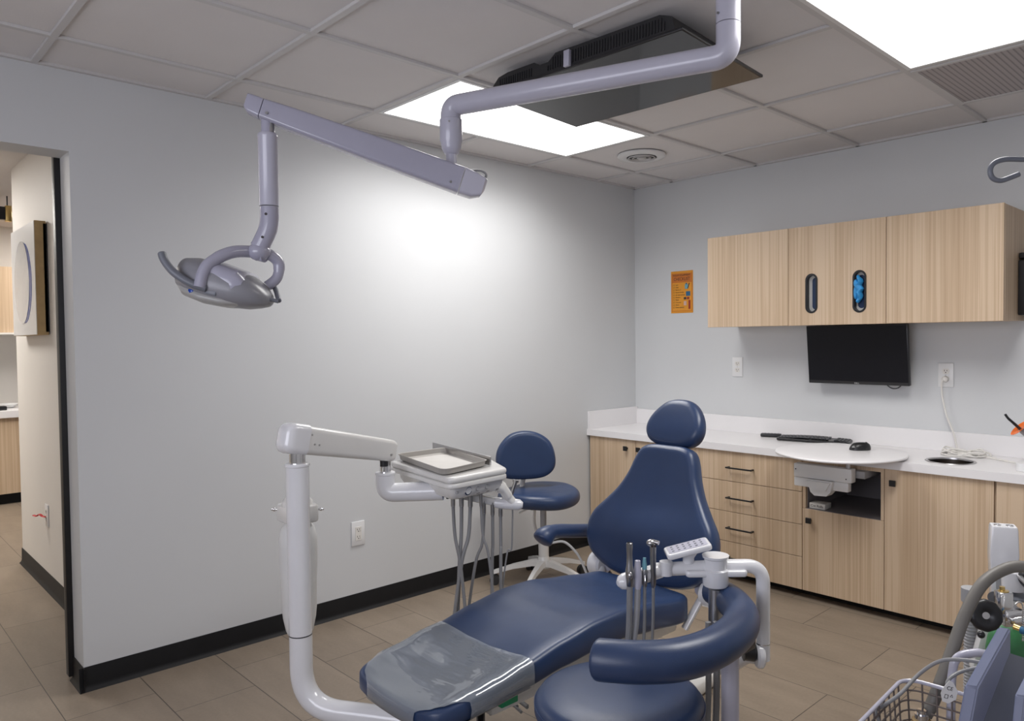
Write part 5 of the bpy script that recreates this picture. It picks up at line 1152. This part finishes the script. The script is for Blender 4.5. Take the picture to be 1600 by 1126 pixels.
# ================================================================== HALL AND NEIGHBOURING ROOM
t = thing('framed_artwork', 'thick wood framed mirror-like picture with an oval on the hall wall', 'framed picture', (-1.6, -3.18, 1.375))
bm = B(); box(bm, -1.905, -1.30, -3.178, -3.1605, 1.39, 1.945); obj('backing', bm, 'black', t, False)
bm = B()
for a, b_, c, d_ in ((-1.915, -1.895, 1.375, 1.958), (-1.32, -1.30, 1.375, 1.958), (-1.895, -1.32, 1.375, 1.39), (-1.895, -1.32, 1.943, 1.958)): box(bm, a, b_, -3.215, -3.166, c, d_)
obj('frame', bm, 'pine', t, False)
bm = B(); box(bm, -1.9155, -1.304, -3.2175, -3.178, 1.377, 1.9565); obj('glare_front', bm, 'white_plastic', t, False)  # white front: mirror-like glare put into the colour
def ell(cx, cz, rx, rz, n=40): return [(cx+rx*math.cos(2*PI*k/n), cz+rz*math.sin(2*PI*k/n)) for k in range(n)]
bm = B(); prism(bm, ell(-1.585, 1.655, .195, .215), lambda u, v, w_: V((u, w_, v)), -3.2195, -3.2175); obj('blue_crescent', bm, 'blue', t, False, 'blue crescent')
bm = B(); prism(bm, ell(-1.628, 1.66, .195, .222), lambda u, v, w_: V((u, w_, v)), -3.2215, -3.2195); obj('oval_panel', bm, 'mirror', t, False, 'silvery white oval')
# neighbouring counter run
t = thing('hall_counter', 'wood cabinet with white countertop in the room beyond the hall', 'counter', (-4.6, -2.9, 0))
bm = B(); box(bm, -4.88, -4.32, -3.7, -1.5, .09, .72); obj('cabinet_front', bm, 'wood', t, False)
bm = B(); box(bm, -4.895, -4.29, -3.72, -1.5, .722, .783, .003); obj('counter_slab', bm, 'counter', t, False)
bm = B(); box(bm, -4.88, -4.37, -3.69, -1.5, .001, .09); obj('toe_kick', bm, 'black_rubber', t, False)
t = thing('hall_wall_cabinet', 'wood wall cabinet in the room beyond the hall', 'cabinet', (-4.7, -2.9, 1.43))
bm = B(); box(bm, -4.895, -4.40, -3.6, -1.5, 1.43, 1.98); obj('cabinet_body', bm, 'wood', t, False)
bm = B(); box(bm, -4.91, -4.38, -3.62, -1.5, 1.415, 1.429); obj('light_valance', bm, 'cream', t, False)
t = thing('hanging_sign', 'black sign with a brass end bracket seen through the doorway', 'sign', (-3.3, -3.0, 2.15))
sgx = -3.2
bm = B(); box(bm, sgx-.02, sgx+.02, -3.35, -3.045, 2.205, 2.295, .002); obj('sign_panel', bm, 'black', t)
bm = B(); box(bm, sgx-.024, sgx+.024, -3.044, -3.008, 2.195, 2.305, .003); obj('end_bracket', bm, 'brass', t)
bm = B(); cyl(bm, (sgx, -3.03, 2.30), (sgx, -3.03, 2.374), .004, 8); cyl(bm, (sgx, -3.33, 2.29), (sgx, -3.33, 2.374), .004, 8); obj('hanger_rod', bm, 'black_metal', t)
t = thing('desk_phone', 'black phone-like device on the counter beyond the hall', 'device', (-4.4, -2.93, .783))
bm = B(); obox(bm, (-4.40, -2.955, .80), V((1, 0, 0)), V((0, 1, 0)), Zz, .05, .06, .016, .005); obox(bm, (-4.42, -2.985, .87), V((1, 0, 0)), V((0, 1, 0)), Zz, .012, .02, .06, .004); obj('device_body', bm, 'black', t)
t = thing('white_dish', 'white dish on the counter beyond the hall', 'dish', (-4.5, -2.87, .783))
bm = B(); lathe(bm, [(.001, .001), (.05, .001), (.085, .035), (.082, .037), (.048, .006), (.001, .005)], (-4.62, -2.86, .783), seg=28); obj('dish_bowl', bm, 'white_plastic', t)
